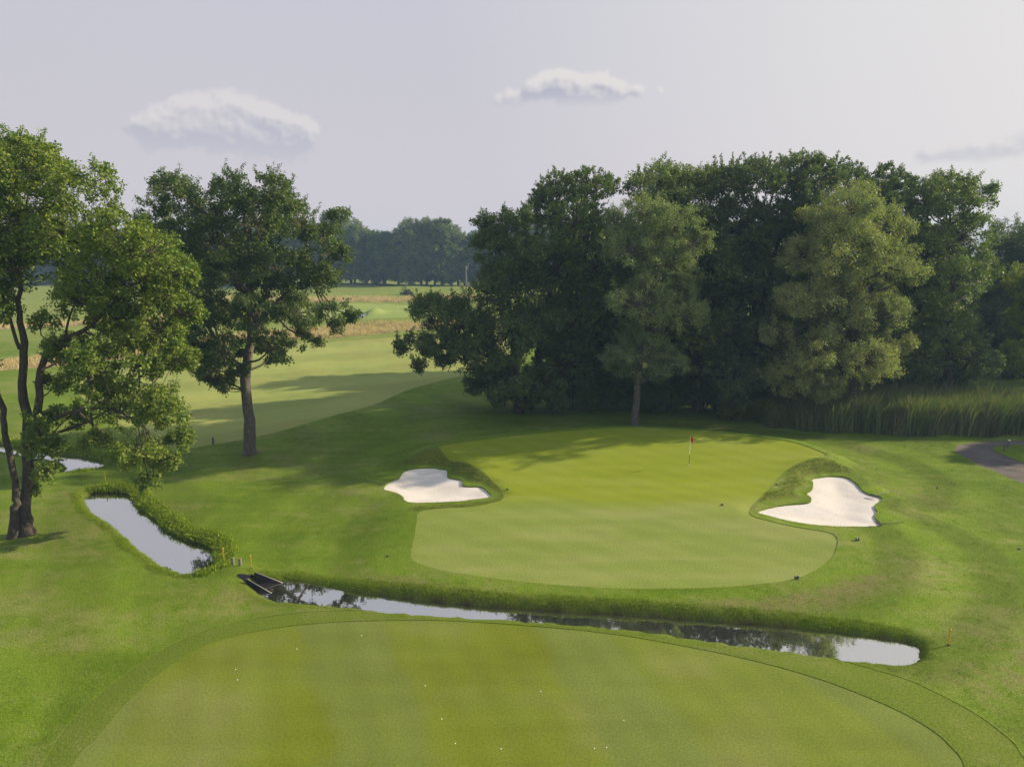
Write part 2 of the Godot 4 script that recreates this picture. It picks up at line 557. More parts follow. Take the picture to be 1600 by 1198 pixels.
func leaf_sprig(kind: String, number: int) -> ArrayMesh:
	var r := RandomNumberGenerator.new()
	r.seed = number
	var st := new_st()
	st.set_smooth_group(-1)
	match kind:
		"broad":
			for i in 13:
				var dir := Vector3(r.randfn(), r.randfn() * 0.7 + 0.25, r.randfn()).normalized()
				var at := dir * r.randf_range(0.05, 0.30)
				var along := (dir + Vector3(r.randfn(), r.randfn() - 0.3, r.randfn()) * 0.45).normalized()
				var face := (Vector3.UP + Vector3(r.randfn(), r.randfn(), r.randfn()) * 0.45).normalized()
				leaf(st, at, along, face, r.randf_range(0.17, 0.27), r.randf_range(0.12, 0.19))
		"small":
			for i in 20:
				var dir := Vector3(r.randfn(), r.randfn() * 0.8 + 0.15, r.randfn()).normalized()
				var at := dir * r.randf_range(0.05, 0.34)
				var along := (dir + Vector3(r.randfn(), r.randfn() - 0.4, r.randfn()) * 0.5).normalized()
				var face := (Vector3.UP + Vector3(r.randfn(), r.randfn(), r.randfn()) * 0.6).normalized()
				leaf(st, at, along, face, r.randf_range(0.13, 0.2), r.randf_range(0.07, 0.11))
		"upright":
			for i in 15:
				var dir := Vector3(r.randfn() * 0.6, absf(r.randfn()) + 0.5, r.randfn() * 0.6).normalized()
				var at := Vector3(r.randfn() * 0.1, r.randf_range(-0.2, 0.25), r.randfn() * 0.1)
				var face := Vector3(r.randfn(), r.randfn(), r.randfn()).normalized()
				leaf(st, at, dir, face, r.randf_range(0.2, 0.32), r.randf_range(0.08, 0.13))
	return done(st)


func blades(count: int, tall: float, spread: float, width: float, lean: float, number: int) -> ArrayMesh:
	var r := RandomNumberGenerator.new()
	r.seed = number
	var st := new_st()
	st.set_smooth_group(-1)
	for i in count:
		var foot := Vector3(r.randfn() * spread, 0, r.randfn() * spread)
		var h := tall * r.randf_range(0.6, 1.1)
		var out := Vector3(r.randfn(), 0, r.randfn()).normalized() * h * lean * r.randf_range(0.2, 1.0)
		var side := Vector3(r.randfn(), 0, r.randfn()).normalized() * width * 0.5
		var mid := foot + out * 0.35 + Vector3.UP * h * 0.6
		var tip := foot + out + Vector3.UP * h * (1.0 - lean * 0.3)
		quad(st, foot - side, mid - side * 0.8, mid + side * 0.8, foot + side)
		st.add_vertex(mid - side * 0.8); st.add_vertex(tip); st.add_vertex(mid + side * 0.8)
	return done(st)


func leaf_material(through: Color, rough := 0.6) -> StandardMaterial3D:
	var m := StandardMaterial3D.new()
	m.vertex_color_use_as_albedo = true
	m.roughness = rough
	m.metallic_specular = 0.35
	m.backlight_enabled = true
	m.backlight = through
	return m


func scattered(called: String, mesh: Mesh, m: Material, data: Array, parent: Node = null) -> MultiMeshInstance3D:
	var mm := MultiMesh.new()
	mm.transform_format = MultiMesh.TRANSFORM_3D
	mm.use_colors = true
	mm.mesh = mesh
	mm.instance_count = data[0].size()
	for i in mm.instance_count:
		mm.set_instance_transform(i, data[0][i])
		mm.set_instance_color(i, data[1][i])
	var o := MultiMeshInstance3D.new()
	o.multimesh = mm
	o.material_override = m
	o.set_meta("kind", "stuff")
	if parent:
		o.name = called
		parent.add_child(o, true)
	else:
		o.name = numbered(called)
		add_child(o)
	return o


func put(data: Array, b: Basis, at: Vector3, c: Color) -> void:
	data[0].append(Transform3D(b, at))
	data[1].append(c)


func facing(up: Vector3, turn: float, size: float) -> Basis:
	var side := up.cross(Vector3.FORWARD if absf(up.z) < 0.9 else Vector3.RIGHT).normalized()
	return Basis(side, up, side.cross(up)).rotated(up, turn).scaled(Vector3.ONE * size)


func grow_tree(called: String, spec: Dictionary, label: String, group: String, kind: String, tone: Color, bark: Material, leaves: Material, density: float, size: float, number: int, far_off := false) -> Node3D:
	rng.seed = number
	var branches := SurfaceTool.new()
	var first: Array = spec.stems[0][0]
	var base := Vector3(first[0], ground_y(first[0], first[2]) - 0.05, first[2])
	var root := thing(called, label, "tree", base, 0.0, group)
	var line := []            # every stem point, with its radius, for limbs to start from
	for s in spec.stems.size():
		var pts := []
		var rad := []
		for q in spec.stems[s]:
			pts.append(Vector3(q[0], q[1], q[2]) - base)
			rad.append(q[3])
		if s == 0 or spec.stems[s][0][1] < 0.6:
			pts[0].y = ground_y(spec.stems[s][0][0], spec.stems[s][0][2]) - base.y - 0.15
		var fine := smooth_line(pts, 4)
		var radii := []
		for i in fine.size():
			var t := float(i) / 4.0
			var k := mini(int(t), rad.size() - 1)
			var here := lerpf(rad[k], rad[mini(k + 1, rad.size() - 1)], t - k) * (1.0 + rng.randf_range(-0.04, 0.04))
			radii.append(here)
			if i > 0 and i < fine.size() - 1:
				fine[i] += Vector3(rng.randfn(), 0, rng.randfn()) * 0.05
			line.append([fine[i], here])
		var st := new_st()
		add_tube(st, fine, radii, 12)
		obj("trunk" if s == 0 else "stem", done(st), bark, root)
	var data := [[], []]
	for l in spec.lobes:
		var c := Vector3(l[0], l[1], l[2]) - base
		var r: float = l[3] * 0.9
		var fill: float = l[4] if l.size() > 4 else 1.0
		# the limb that carries this part of the crown
		var best := 1e9
		var from: Array = line[0]
		for q in line:
			var away: float = (q[0] - c).length()
			var flat_away := Vector2(q[0].x - c.x, q[0].z - c.z).length()
			var cost: float = away + (1.6 if q[0].y > c.y - 0.3 * flat_away else 0.0) + (4.0 if q[0].y < 2.0 else 0.0)
			if cost < best:
				best = cost
				from = q
		var st := new_st()
		var thick := clampf(0.035 * r + 0.012 * best, 0.03, maxf(0.03, from[1] * 0.7))
		var bend: Vector3 = from[0].lerp(c, 0.5) + Vector3(rng.randfn() * 0.2, -0.08 * best + rng.randfn() * 0.2, rng.randfn() * 0.2)
		var end := c + Vector3.UP * r * 0.1
		add_tube(st, smooth_line([from[0], bend, end], 3), [thick, thick * 0.92, thick * 0.85, thick * 0.75, thick * 0.62, thick * 0.5, thick * 0.35], 6)
		var hue := rng.randf_range(-1.0, 1.0)
		var lobe_tone := Color(tone.r * (1.0 + 0.10 * hue), tone.g * (1.0 + 0.06 * hue), tone.b)
		var subs := maxi(5, int(6.0 + 4.0 * r))
		for s in subs:
			var dir := Vector3(rng.randfn(), rng.randfn() * 0.85 + 0.15, rng.randfn()).normalized()
			var sr := r * rng.randf_range(0.22, 0.5)
			var sc := c + Vector3(dir.x, dir.y * 0.85, dir.z) * (r - sr * 0.6) * rng.randf_range(0.7, 1.15)
			add_tube(st, [c.lerp(from[0], 0.15), c.lerp(sc, 0.5) - Vector3(0, 0.08 * r, 0), sc], [thick * 0.4, thick * 0.28, 0.012], 4)
			var n := int(density * fill * rng.randf_range(0.35, 1.25) * (6.0 + 19.0 * sr * sr))
			for q in n:
				var d2 := (Vector3(rng.randfn(), rng.randfn(), rng.randfn()).normalized() + dir * 0.35 + Vector3(0, 0.25, 0)).normalized()
				var at := sc + Vector3(d2.x, d2.y * 0.72, d2.z) * sr * pow(rng.randf(), 0.4) * 1.08
				var up := (d2 + Vector3(0, 0.5, 0) + Vector3(rng.randfn(), rng.randfn(), rng.randfn()) * 0.35).normalized()
				var v := 1.0 + rng.randf_range(-0.22, 0.22)
				var yel := rng.randf_range(-0.1, 0.14)
				put(data, facing(up, rng.randf() * TAU, size * rng.randf_range(0.55, 1.4)), at, Color(lobe_tone.r * v * (1.0 + yel), lobe_tone.g * v, lobe_tone.b * v * (1.0 - yel)))
		# shoots that break the outline
		for s in int((3.0 + 4.0 * r) * fill * minf(1.0, density * 1.6)):
			var dir := Vector3(rng.randfn(), rng.randfn() * 0.8 + 0.5, rng.randfn()).normalized()
			var foot := c + dir * r * rng.randf_range(0.6, 0.9)
			var way := (dir * 0.7 + Vector3(rng.randfn() * 0.3, 0.55 + rng.randfn() * 0.3, rng.randfn() * 0.3)).normalized()
			var reach := (0.3 + 0.28 * r) * rng.randf_range(0.6, 1.3)
			add_tube(st, [c, foot, foot + way * reach], [0.02, 0.016, 0.005], 4)
			var n := int(2.0 + reach * 5.0)
			for q in n:
				var t := (q + 0.6) / n
				var v := 1.0 + rng.randf_range(-0.2, 0.2)
				put(data, facing((way + Vector3(rng.randfn(), rng.randfn(), rng.randfn()) * 0.3).normalized(), rng.randf() * TAU, size * (0.95 - 0.45 * t)), foot + way * reach * t + Vector3(rng.randfn(), rng.randfn(), rng.randfn()) * 0.07, lobe_tone * v)
		if far_off:
			branches.append_from(done(st), 0, Transform3D())
		else:
			obj("limb", done(st), bark, root)
	if far_off:
		obj("branches", branches.commit(), bark, root)
	scattered("crown", mats["sprig_" + kind], leaves, data, root)
	return root


func round_spec(x: float, z: float, tall: float, wide: float, low: float, number: int) -> Dictionary:
	# a tree with no portrait of its own: lobes heaped in an egg-shaped crown
	var r := RandomNumberGenerator.new()
	r.seed = number
	var y := ground_y(x, z)
	var lobes := []
	var n := int(10 + wide * 1.6)
	for i in n:
		var t := (i + 0.5) / n
		var hgt := lerpf(low, tall - wide * 0.22, t)
		var reach := wide * 0.5 * sqrt(maxf(0.05, 1.0 - pow((t - 0.38) / 0.68, 2.0))) * r.randf_range(0.45, 0.85)
		var a := i * 2.4 + r.randf() * 0.8
		lobes.append([x + cos(a) * reach, y + hgt, z + sin(a) * reach, wide * r.randf_range(0.17, 0.26)])
	lobes.append([x, y + tall - wide * 0.16, z, wide * 0.16])
	return {"lobes": lobes, "stems": [[[x, y, z, 0.05 * wide], [x, y + 0.6, z, 0.035 * wide], [x + r.randfn() * 0.2, y + tall * 0.35, z, 0.028 * wide], [x + r.randfn() * 0.3, y + tall * 0.7, z + r.randfn() * 0.3, 0.014 * wide], [x, y + tall * 0.93, z, 0.03]]]}


# ---------------------------------------------------------------- air
func paint_sky() -> ImageTexture:
	# smooth air first, on a small picture; then the clouds where they hang
	var sun := Vector3(0.872, 0.42, -0.24).normalized()
	var small := Image.create(384, 192, false, Image.FORMAT_RGBAF)
	for j in 192:
		var el := (0.5 - (j + 0.5) / 192.0) * PI
		for i in 384:
			var az := (i + 0.5) / 384.0 * TAU
			var dir := Vector3(sin(az) * cos(el), sin(el), -cos(az) * cos(el))
			var up := clampf(sin(el) / 0.45, 0.0, 1.0)
			var c := Color(0.388, 0.360, 0.378).lerp(Color(0.325, 0.336, 0.388), pow(up, 0.8))
			c = c.lerp(Color(0.30, 0.34, 0.42), clampf((sin(el) - 0.45) / 0.55, 0.0, 1.0))
			var near := clampf((dir.dot(sun) - 0.25) / 0.75, 0.0, 1.0)
			c = c.lerp(Color(0.53, 0.515, 0.49), 0.95 * pow(near, 1.2))
			var away := clampf(-dir.dot(sun), 0.0, 1.0)
			c = c * (1.0 - 0.08 * away)
			if el < 0.0:
				c = Color(0.2, 0.2, 0.2)
			small.set_pixel(i, j, Color(c.r, c.g, c.b, 1.0))
	# enlarged with a margin on both sides, so that the ends meet
	var wide := Image.create(416, 192, false, Image.FORMAT_RGBAF)
	wide.blit_rect(small, Rect2i(0, 0, 384, 192), Vector2i(16, 0))
	wide.blit_rect(small, Rect2i(368, 0, 16, 192), Vector2i(0, 0))
	wide.blit_rect(small, Rect2i(0, 0, 16, 192), Vector2i(400, 0))
	wide.resize(3328, 1536, Image.INTERPOLATE_CUBIC)
	small = wide.get_region(Rect2i(128, 0, 3072, 1536))
	var fluff := FastNoiseLite.new()
	fluff.seed = 11
	fluff.frequency = 0.014
	fluff.fractal_octaves = 5
	# each cloud: azimuth, height, degrees per unit, puffs [x, y, radius] in units with y up, thickness, softness of its foot
	for cloud in [
		[-21.4, 8.7, 0.042, [[-105, 5, 42], [-70, 32, 36], [-35, 22, 42], [5, 36, 38], [35, 26, 40], [75, 12, 38], [112, 10, 36], [128, 2, 26], [-20, -5, 60], [50, -10, 60], [-140, -12, 36], [-90, -18, 50], [100, -20, 45]], 0.66, 85.0],
		[4.5, 12.1, 0.046, [[-45, 12, 30], [-20, 20, 26], [5, 14, 28], [-60, 0, 26], [30, 4, 30], [55, 6, 26], [85, -2, 26], [115, -4, 20], [-95, -14, 26], [-120, -18, 16], [0, -8, 36], [150, -4, 10], [60, -10, 30]], 0.95, 26.0],
		[33.4, 6.6, 0.045, [[-70, -2, 26], [-35, 0, 28], [0, 2, 30], [40, 3, 30], [80, 5, 32], [120, 8, 34]], 0.55, 30.0],
		[-37.0, 13.2, 0.05, [[-30, 0, 22], [0, -4, 18], [-70, 6, 26]], 0.4, 20.0],
	]:
		var reach: float = 230.0 * cloud[2]
		var i0 := int((cloud[0] - reach) / 360.0 * 3072)
		var i1 := int((cloud[0] + reach) / 360.0 * 3072)
		var j0 := int((0.5 - (cloud[1] + reach * 0.7) / 180.0) * 1536)
		var j1 := int((0.5 - maxf(0.2, cloud[1] - reach * 0.7) / 180.0) * 1536)
		for j in range(j0, j1):
			var el := (0.5 - (j + 0.5) / 1536.0) * 180.0
			for i in range(i0, i1):
				var az := (i + 0.5) / 3072.0 * 360.0
				var x: float = (az - cloud[0]) * cos(deg_to_rad(el)) / cloud[2]
				var y: float = (el - cloud[1]) / cloud[2]
				var here := puff(cloud[3], x, y, fluff)
				if here < -0.5:
					continue
				# billows: lit from the right and above, grey towards the flat foot
				var slope := here - puff(cloud[3], x + 6.0, y + 8.0, fluff)
				var lit := clampf(0.30 + 1.5 * slope + 0.010 * y + 0.25 * fluff.get_noise_2d(x * 0.8, y * 0.8), 0.0, 1.0)
				var a: float = smoothstep(-0.02, 0.52, here) * smoothstep(-cloud[5], 6.0, y + 4.0) * cloud[4]
				var tint := Color(0.272, 0.278, 0.330).lerp(Color(0.455, 0.432, 0.428), lit)
				small.set_pixel(posmod(i, 3072), j, small.get_pixel(posmod(i, 3072), j).lerp(Color(tint.r, tint.g, tint.b, 1.0), a))
	return ImageTexture.create_from_image(small)


func puff(puffs: Array, x: float, y: float, fluff: FastNoiseLite) -> float:
	# puffs melt into one another; noise frays them
	var sum := 0.0
	for p in puffs:
		var d: float = (pow(x - p[0], 2.0) + pow((y - p[1]) * 1.1, 2.0)) / (p[2] * p[2])
		if d < 4.0:
			sum += exp(-d * 1.6)
	if sum < 0.02:
		return -1.0
	return minf(sum, 1.6) - 0.42 + fluff.get_noise_2d(x, y * 1.1) * 0.55 + fluff.get_noise_2d(x * 3.0 + 90.0, y * 3.0) * 0.2


func water_sheet(pts: Array, label: String) -> void:
	var poly: PackedVector2Array = Geometry2D.offset_polygon(outline(pts), 0.6)[0]
	var st := new_st()
	for k in Geometry2D.triangulate_polygon(poly):
		st.set_normal(Vector3.UP)
		st.set_uv(poly[k] / 3.0)
		st.add_vertex(Vector3(poly[k].x, WATER_LEVEL, poly[k].y))
	tag(obj("water", st.commit(), mats.water), label, "", "", "structure")


func stake(x: float, z: float, label: String, tall := 0.75) -> void:
	var t := thing("hazard_stake", label, "stake", on_ground(x, z, -0.02), 0.3, "yellow hazard stakes")
	var st := new_st()
	add_box(st, Vector3(0, tall * 0.5, 0), Vector3(0.05, tall, 0.05))
	add_tube(st, [Vector3(0, tall, 0), Vector3(0, tall + 0.03, 0)], [0.045, 0.02], 4, true)
	obj("post", done(st), mats.yellow, t)
	st = new_st()
	add_box(st, Vector3(0, 0.05, 0), Vector3(0.085, 0.06, 0.085))
	obj("collar", done(st), mats.dark_metal, t)


func flagstick(x: float, z: float, tall: float, label: String, flag_m: Material, two_tone: bool) -> void:
	var t := thing("flagstick", label, "flagstick", on_ground(x, z, -0.04))
	var st := new_st()
	add_tube(st, [Vector3(0, tall * 0.36, 0), Vector3(0, tall, 0)], [0.018, 0.012], 8, true)
	obj("upper_pole", done(st), mats.white_paint, t)
	st = new_st()
	add_tube(st, [Vector3(0, 0, 0), Vector3(0, tall * 0.36, 0)], [0.018, 0.018], 8, true)
	obj("lower_pole", done(st), mats.dark_metal if two_tone else mats.white_paint, t)
	st = new_st()
	# limp cloth hanging from the top, folded on itself
	st.set_smooth_group(1)
	for i in 6:
		for j in 5:
			var c := []
			for q in [[i, j], [i, j + 1], [i + 1, j + 1], [i + 1, j]]:
				var u: float = q[0] / 6.0
				var v: float = q[1] / 5.0
				c.append(Vector3(0.015 + 0.2 * u - 0.04 * v * u, tall - 0.02 - 0.36 * v - 0.14 * u * u, 0.05 * sin(u * 7.0 + v * 2.0) * u))
			quad(st, c[0], c[1], c[2], c[3])
	obj("flag", done(st), flag_m, t)
	st = new_st()
	add_tube(st, [Vector3(0, 0.03, 0), Vector3(0, 0.05, 0)], [0.054, 0.054], 12, true)
	obj("cup_rim", done(st), mats.white_paint, t)


func rake(x: float, z: float, turn: float, label: String) -> void:
	var t := thing("bunker_rake", label, "rake", on_ground(x, z, 0.03), turn, "bunker rakes")
	var st := new_st()
	add_tube(st, [Vector3(0, 0.02, 0), Vector3(0.8, 0.02, 0), Vector3(1.6, 0.03, 0)], [0.018, 0.018, 0.02], 7, true)
	obj("handle", done(st), mats.dark_plastic, t)
	st = new_st()
	add_box(st, Vector3(-0.02, 0.04, 0), Vector3(0.06, 0.04, 0.56))
	var head := obj("head", done(st), mats.dark_plastic, t)
	for k in 9:
		st = new_st()
		add_tube(st, [Vector3(-0.03, 0.03, -0.24 + 0.06 * k), Vector3(-0.06, -0.04, -0.24 + 0.06 * k)], [0.008, 0.004], 4, true)
		obj("tooth", done(st), mats.dark_plastic, head)


func sprinkler(x: float, z: float, label: String) -> void:
	var t := thing("sprinkler_head", label, "sprinkler", on_ground(x, z, -0.01), 0.0, "sprinkler heads in the turf")
	var st := new_st()
	add_tube(st, [Vector3(0, 0, 0), Vector3(0, 0.04, 0), Vector3(0, 0.045, 0)], [0.08, 0.08, 0.07], 16, true)
	obj("rim", done(st), mats.dark_plastic, t)
	st = new_st()
	add_tube(st, [Vector3(0, 0.04, 0), Vector3(0, 0.06, 0), Vector3(0, 0.065, 0)], [0.055, 0.055, 0.04], 12, true)
	obj("cap", done(st), mats.black, t)


func marker_box(x: float, z: float, turn: float, label: String) -> void:
	var t := thing("marker_box", label, "marker", on_ground(x, z, -0.01), turn, "small dark marker boxes")
	var st := new_st()
	add_box(st, Vector3(0, 0.02, 0), Vector3(0.16, 0.04, 0.13))
	obj("base", done(st), mats.dark_metal, t)
	for s in [-1, 1]:
		st = new_st()
		add_box(st, Vector3(0.07 * s, 0.09, 0), Vector3(0.035, 0.13, 0.12), Basis(Vector3.FORWARD, 0.15 * s))
		obj("side", done(st), mats.blue_grey, t)


func short_post(x: float, z: float, tall: float, wide: float, label: String, cap: Material, group: String) -> void:
	var t := thing("short_post", label, "post", on_ground(x, z, -0.02), 0.2, group)
	var st := new_st()
	add_tube(st, [Vector3(0, 0, 0), Vector3(0, tall * 0.9, 0), Vector3(0, tall * 0.93, 0)], [wide, wide, wide * 0.9], 10, true)
	obj("post", done(st), mats.old_wood, t)
	st = new_st()
	add_tube(st, [Vector3(0, tall * 0.9, 0), Vector3(0, tall * 0.98, 0), Vector3(0, tall, 0)], [wide * 1.06, wide * 1.06, wide * 0.6], 10, true)
	obj("cap", done(st), cap, t)


func culvert(x: float, z: float, turn: float, size: float, label: String, edge: Material) -> void:
	# flared end of a pipe: the round mouth, two sloping wings that spread towards the water, a floor between them
	var t := thing("culvert", label, "culvert", Vector3(x, WATER_LEVEL - 0.2, z), turn)
	var r := 0.45 * size
	for s in [-1, 1]:
		var foot := Vector3(0.0, 0.0, r * s)
		var top := Vector3(0.0, 2.15 * r, r * s)
		var tip_top := Vector3(1.9 * size, 0.55 * r, 1.5 * r * s)
		var tip := Vector3(1.9 * size, 0.0, 1.5 * r * s)
		var out := Vector3(0, 0, 0.04 * s)
		var st := new_st()
		st.set_smooth_group(-1)
		quad(st, foot, top, tip_top, tip)
		quad(st, foot + out, tip + out, tip_top + out, top + out)
		quad(st, top, top + out, tip_top + out, tip_top)
		quad(st, tip_top, tip_top + out, tip + out, tip)
		var wing := obj("wing", done(st), mats.black, t)
		st = new_st()
		add_tube(st, [top + out * 0.5 + Vector3(0, 0.01, 0), tip_top + out * 0.5 + Vector3(0, 0.01, 0), tip + out * 0.5 + Vector3(0.015, 0, 0)], [0.018, 0.022, 0.022], 6)
		obj("edge", done(st), edge, wing)
	var st2 := new_st()
	add_box(st2, Vector3(0.9 * size, 0.02, 0), Vector3(1.8 * size, 0.04, 2.0 * r))
	obj("floor_plate", done(st2), mats.black, t)
	st2 = new_st()
	add_tube(st2, [Vector3(-0.9 * size, r * 1.1, 0), Vector3(0.03, r * 1.1, 0)], [r * 1.05, r * 1.05], 20)
	add_tube(st2, [Vector3(-0.3 * size, r * 1.1, 0), Vector3(-0.25 * size, r * 1.1, 0)], [r * 1.03, r * 1.03], 20, true)
	obj("pipe", done(st2), mats.black, t)


func ball_mesh() -> ArrayMesh:
	var s := SphereMesh.new()
	s.radius = 0.0215
	s.height = 0.043
	s.radial_segments = 20
	s.rings = 10
	var a := s.get_mesh_arrays()
	var m := ArrayMesh.new()
	m.add_surface_from_arrays(Mesh.PRIMITIVE_TRIANGLES, a)
	return m


func _ready() -> void:
	# camera
	var cam := Camera3D.new()
	cam.name = "camera"
	cam.position = Vector3(0, 16, 0)
	cam.rotation_degrees = Vector3(-11.083, 0, 0)
	cam.fov = 58.62
	cam.near = 0.5
	cam.far = 4000.0
	add_child(cam)
	# sky, air and exposure
	var env := Environment.new()
	env.background_mode = Environment.BG_SKY
	env.sky = Sky.new()
	var dome := PanoramaSkyMaterial.new()
	dome.panorama = paint_sky()
	env.sky.sky_material = dome
	env.tonemap_mode = Environment.TONE_MAPPER_LINEAR
	env.tonemap_exposure = 1.7
	env.fog_enabled = true
	env.fog_density = 0.0005
	env.fog_light_color = Color(0.66, 0.82, 1.0)
	env.sdfgi_enabled = true
	env.ssao_enabled = true
	env.ssil_enabled = true
	var world := WorldEnvironment.new()
	world.name = "world"
	world.environment = env
	add_child(world)
	# low sun from the right, a little beyond the green
	var sun := DirectionalLight3D.new()
	sun.name = "sun"
	sun.light_color = Color(1.0, 0.91, 0.77)
	sun.light_energy = 1.6
	sun.light_angular_distance = 0.6
	sun.shadow_enabled = true
	add_child(sun)
	sun.look_at_from_position(Vector3(0.872, 0.42, -0.24) * 100.0, Vector3.ZERO)

	# ------------------------------------------------ the ground
	noise_low.frequency = 0.035
	noise_low.seed = 3
	noise_mid.frequency = 0.22
	noise_mid.seed = 5
	noise_mid.fractal_octaves = 3
	noise_fine.frequency = 1.1
	noise_fine.seed = 9
	noise_fine.fractal_octaves = 3
	lay_grid()
	field("green", FARG, 14.0)
	field("near", NEAR, 3.5)
	field("collar", COLLAR, 0.8)
	field("sand_left", SANDL, 2.8)
	field("sand_right", SANDR, 2.8)
	field("creek", CREEK, 2.5)
	field("pond", POND, 2.5)
	field("far_pond", FPOND, 2.5)
	field("path", PATH, 1.0)
	field("fairway", FAIRWAY, 3.0)
	field("fescue_a", FESCUE_A, 3.0)
	field("fescue_b", FESCUE_B, 3.0)
	field("fescue_c", FESCUE_C, 3.0)
	field("far_green", FARG2, 3.0)
	field("far_sand", FSAND, 8.0)
	shape_ground()
	var fine_bumps := noise_picture(0.09, 3, 0.0, 1.0, 1024, FastNoiseLite.TYPE_SIMPLEX, 21)
	var tufty := noise_picture(0.12, 4, 0.0, 1.0, 1024, FastNoiseLite.TYPE_SIMPLEX, 22)
	mats.rough = turf_material(0.72, 1.5, tufty)
	mats.green = turf_material(0.82, 0.4, fine_bumps)
	mats.sand = turf_material(0.86, 2.0, fine_bumps)
	mats.path = turf_material(0.7, 0.5, fine_bumps, 0.85)
	mats.tan = turf_material(0.6, 4.0, tufty)
	var rest := Patch.new()
	var patches := []
	for q in [["sand_left", 0.10], ["sand_right", 0.10], ["far_sand", 0.05], ["near", 0.02], ["collar", 0.015], ["green", 0.03], ["path", 0.03], ["fairway", 0.02], ["fescue_a", 0.0], ["fescue_b", 0.0], ["fescue_c", 0.0], ["far_green", 0.0]]:
		var p := Patch.new()
		p.called = q[0]
		p.drop = q[1]
		p.sd = fields[q[0]]
		patches.append(p)
	cut_patches(patches, rest)
	patch_node(rest, "ground", "ground", mats.rough, "mown rough grass of the golf course")
	var looks := {
		"sand_left": ["bunker_sand", "sand", mats.sand, "white sand of the bunker left of the flagged green"], "sand_right": ["bunker_sand", "sand", mats.sand, "white sand of the bunker right of the flagged green"],
		"far_sand": ["bunker_sand", "sand", mats.sand, "sliver of white sand by the distant green"], "near": ["putting_green", "near", mats.green, "large putting green in the foreground"],
		"collar": ["green_collar", "collar", mats.rough, "mown collar round the foreground green"], "green": ["putting_green", "green", mats.green, "two-tier putting green with the red flag"],
		"path": ["path", "path", mats.path, "grey asphalt cart path at the right"], "fairway": ["fairway", "fairway", mats.green, "pale fairway beyond the lone tree"],
		"fescue_a": ["fescue_ground", "fescue", mats.tan, "band of tan fescue beyond the fairway"], "fescue_b": ["fescue_ground", "fescue", mats.tan, "thin tan band below the far tree line"],
		"fescue_c": ["fescue_ground", "fescue", mats.tan, "tan band at the far left"], "far_green": ["putting_green", "far_green", mats.green, "distant green with a dark flag"],
	}
	for p: Patch in patches:
		var l: Array = looks[p.called]
		patch_node(p, l[0], l[1], l[2], l[3])
	print("ground ", rest.idx.size() / 3)

	mats.water = flat(Color(0.66, 0.65, 0.62), 0.015, 0.98)
	mats.water.normal_enabled = true
	var ripples := NoiseTexture2D.new()
	ripples.width = 512
	ripples.height = 512
	ripples.seamless = true
	ripples.as_normal_map = true
	ripples.bump_strength = 1.5
	ripples.noise = FastNoiseLite.new()
	ripples.noise.frequency = 0.015
	ripples.noise.fractal_octaves = 3
	mats.water.normal_texture = ripples
	mats.water.normal_scale = 0.045
	water_sheet(CREEK, "still brook between the two greens")
	water_sheet(POND, "pond ditch right of the big left tree")
	water_sheet(FPOND, "bend of water behind the big left tree")

	# ------------------------------------------------ trees
	var bark := StandardMaterial3D.new()
	bark.albedo_color = Color(0.125, 0.105, 0.085).linear_to_srgb()
	bark.albedo_texture = noise_picture(0.03, 4, 0.45, 1.0, 512, FastNoiseLite.TYPE_CELLULAR, 31)
	bark.uv1_triplanar = true
	bark.uv1_scale = Vector3(0.9, 0.16, 0.9)
	bark.roughness = 0.95
	bark.normal_enabled = true
	var grooves := noise_picture(0.03, 4, 0.0, 1.0, 512, FastNoiseLite.TYPE_CELLULAR, 31)
	grooves.as_normal_map = true
	grooves.bump_strength = 12.0
	bark.normal_texture = grooves
	var grey_bark: StandardMaterial3D = bark.duplicate()
	grey_bark.albedo_color = Color(0.24, 0.215, 0.185).linear_to_srgb()
	for kind in ["broad", "small", "upright"]:
		mats["sprig_" + kind] = leaf_sprig(kind, 77 + kind.length())
	mats.leaves = leaf_material(Color(0.75, 0.85, 0.35))
	mats.leaves_dark = leaf_material(Color(0.7, 0.8, 0.38))
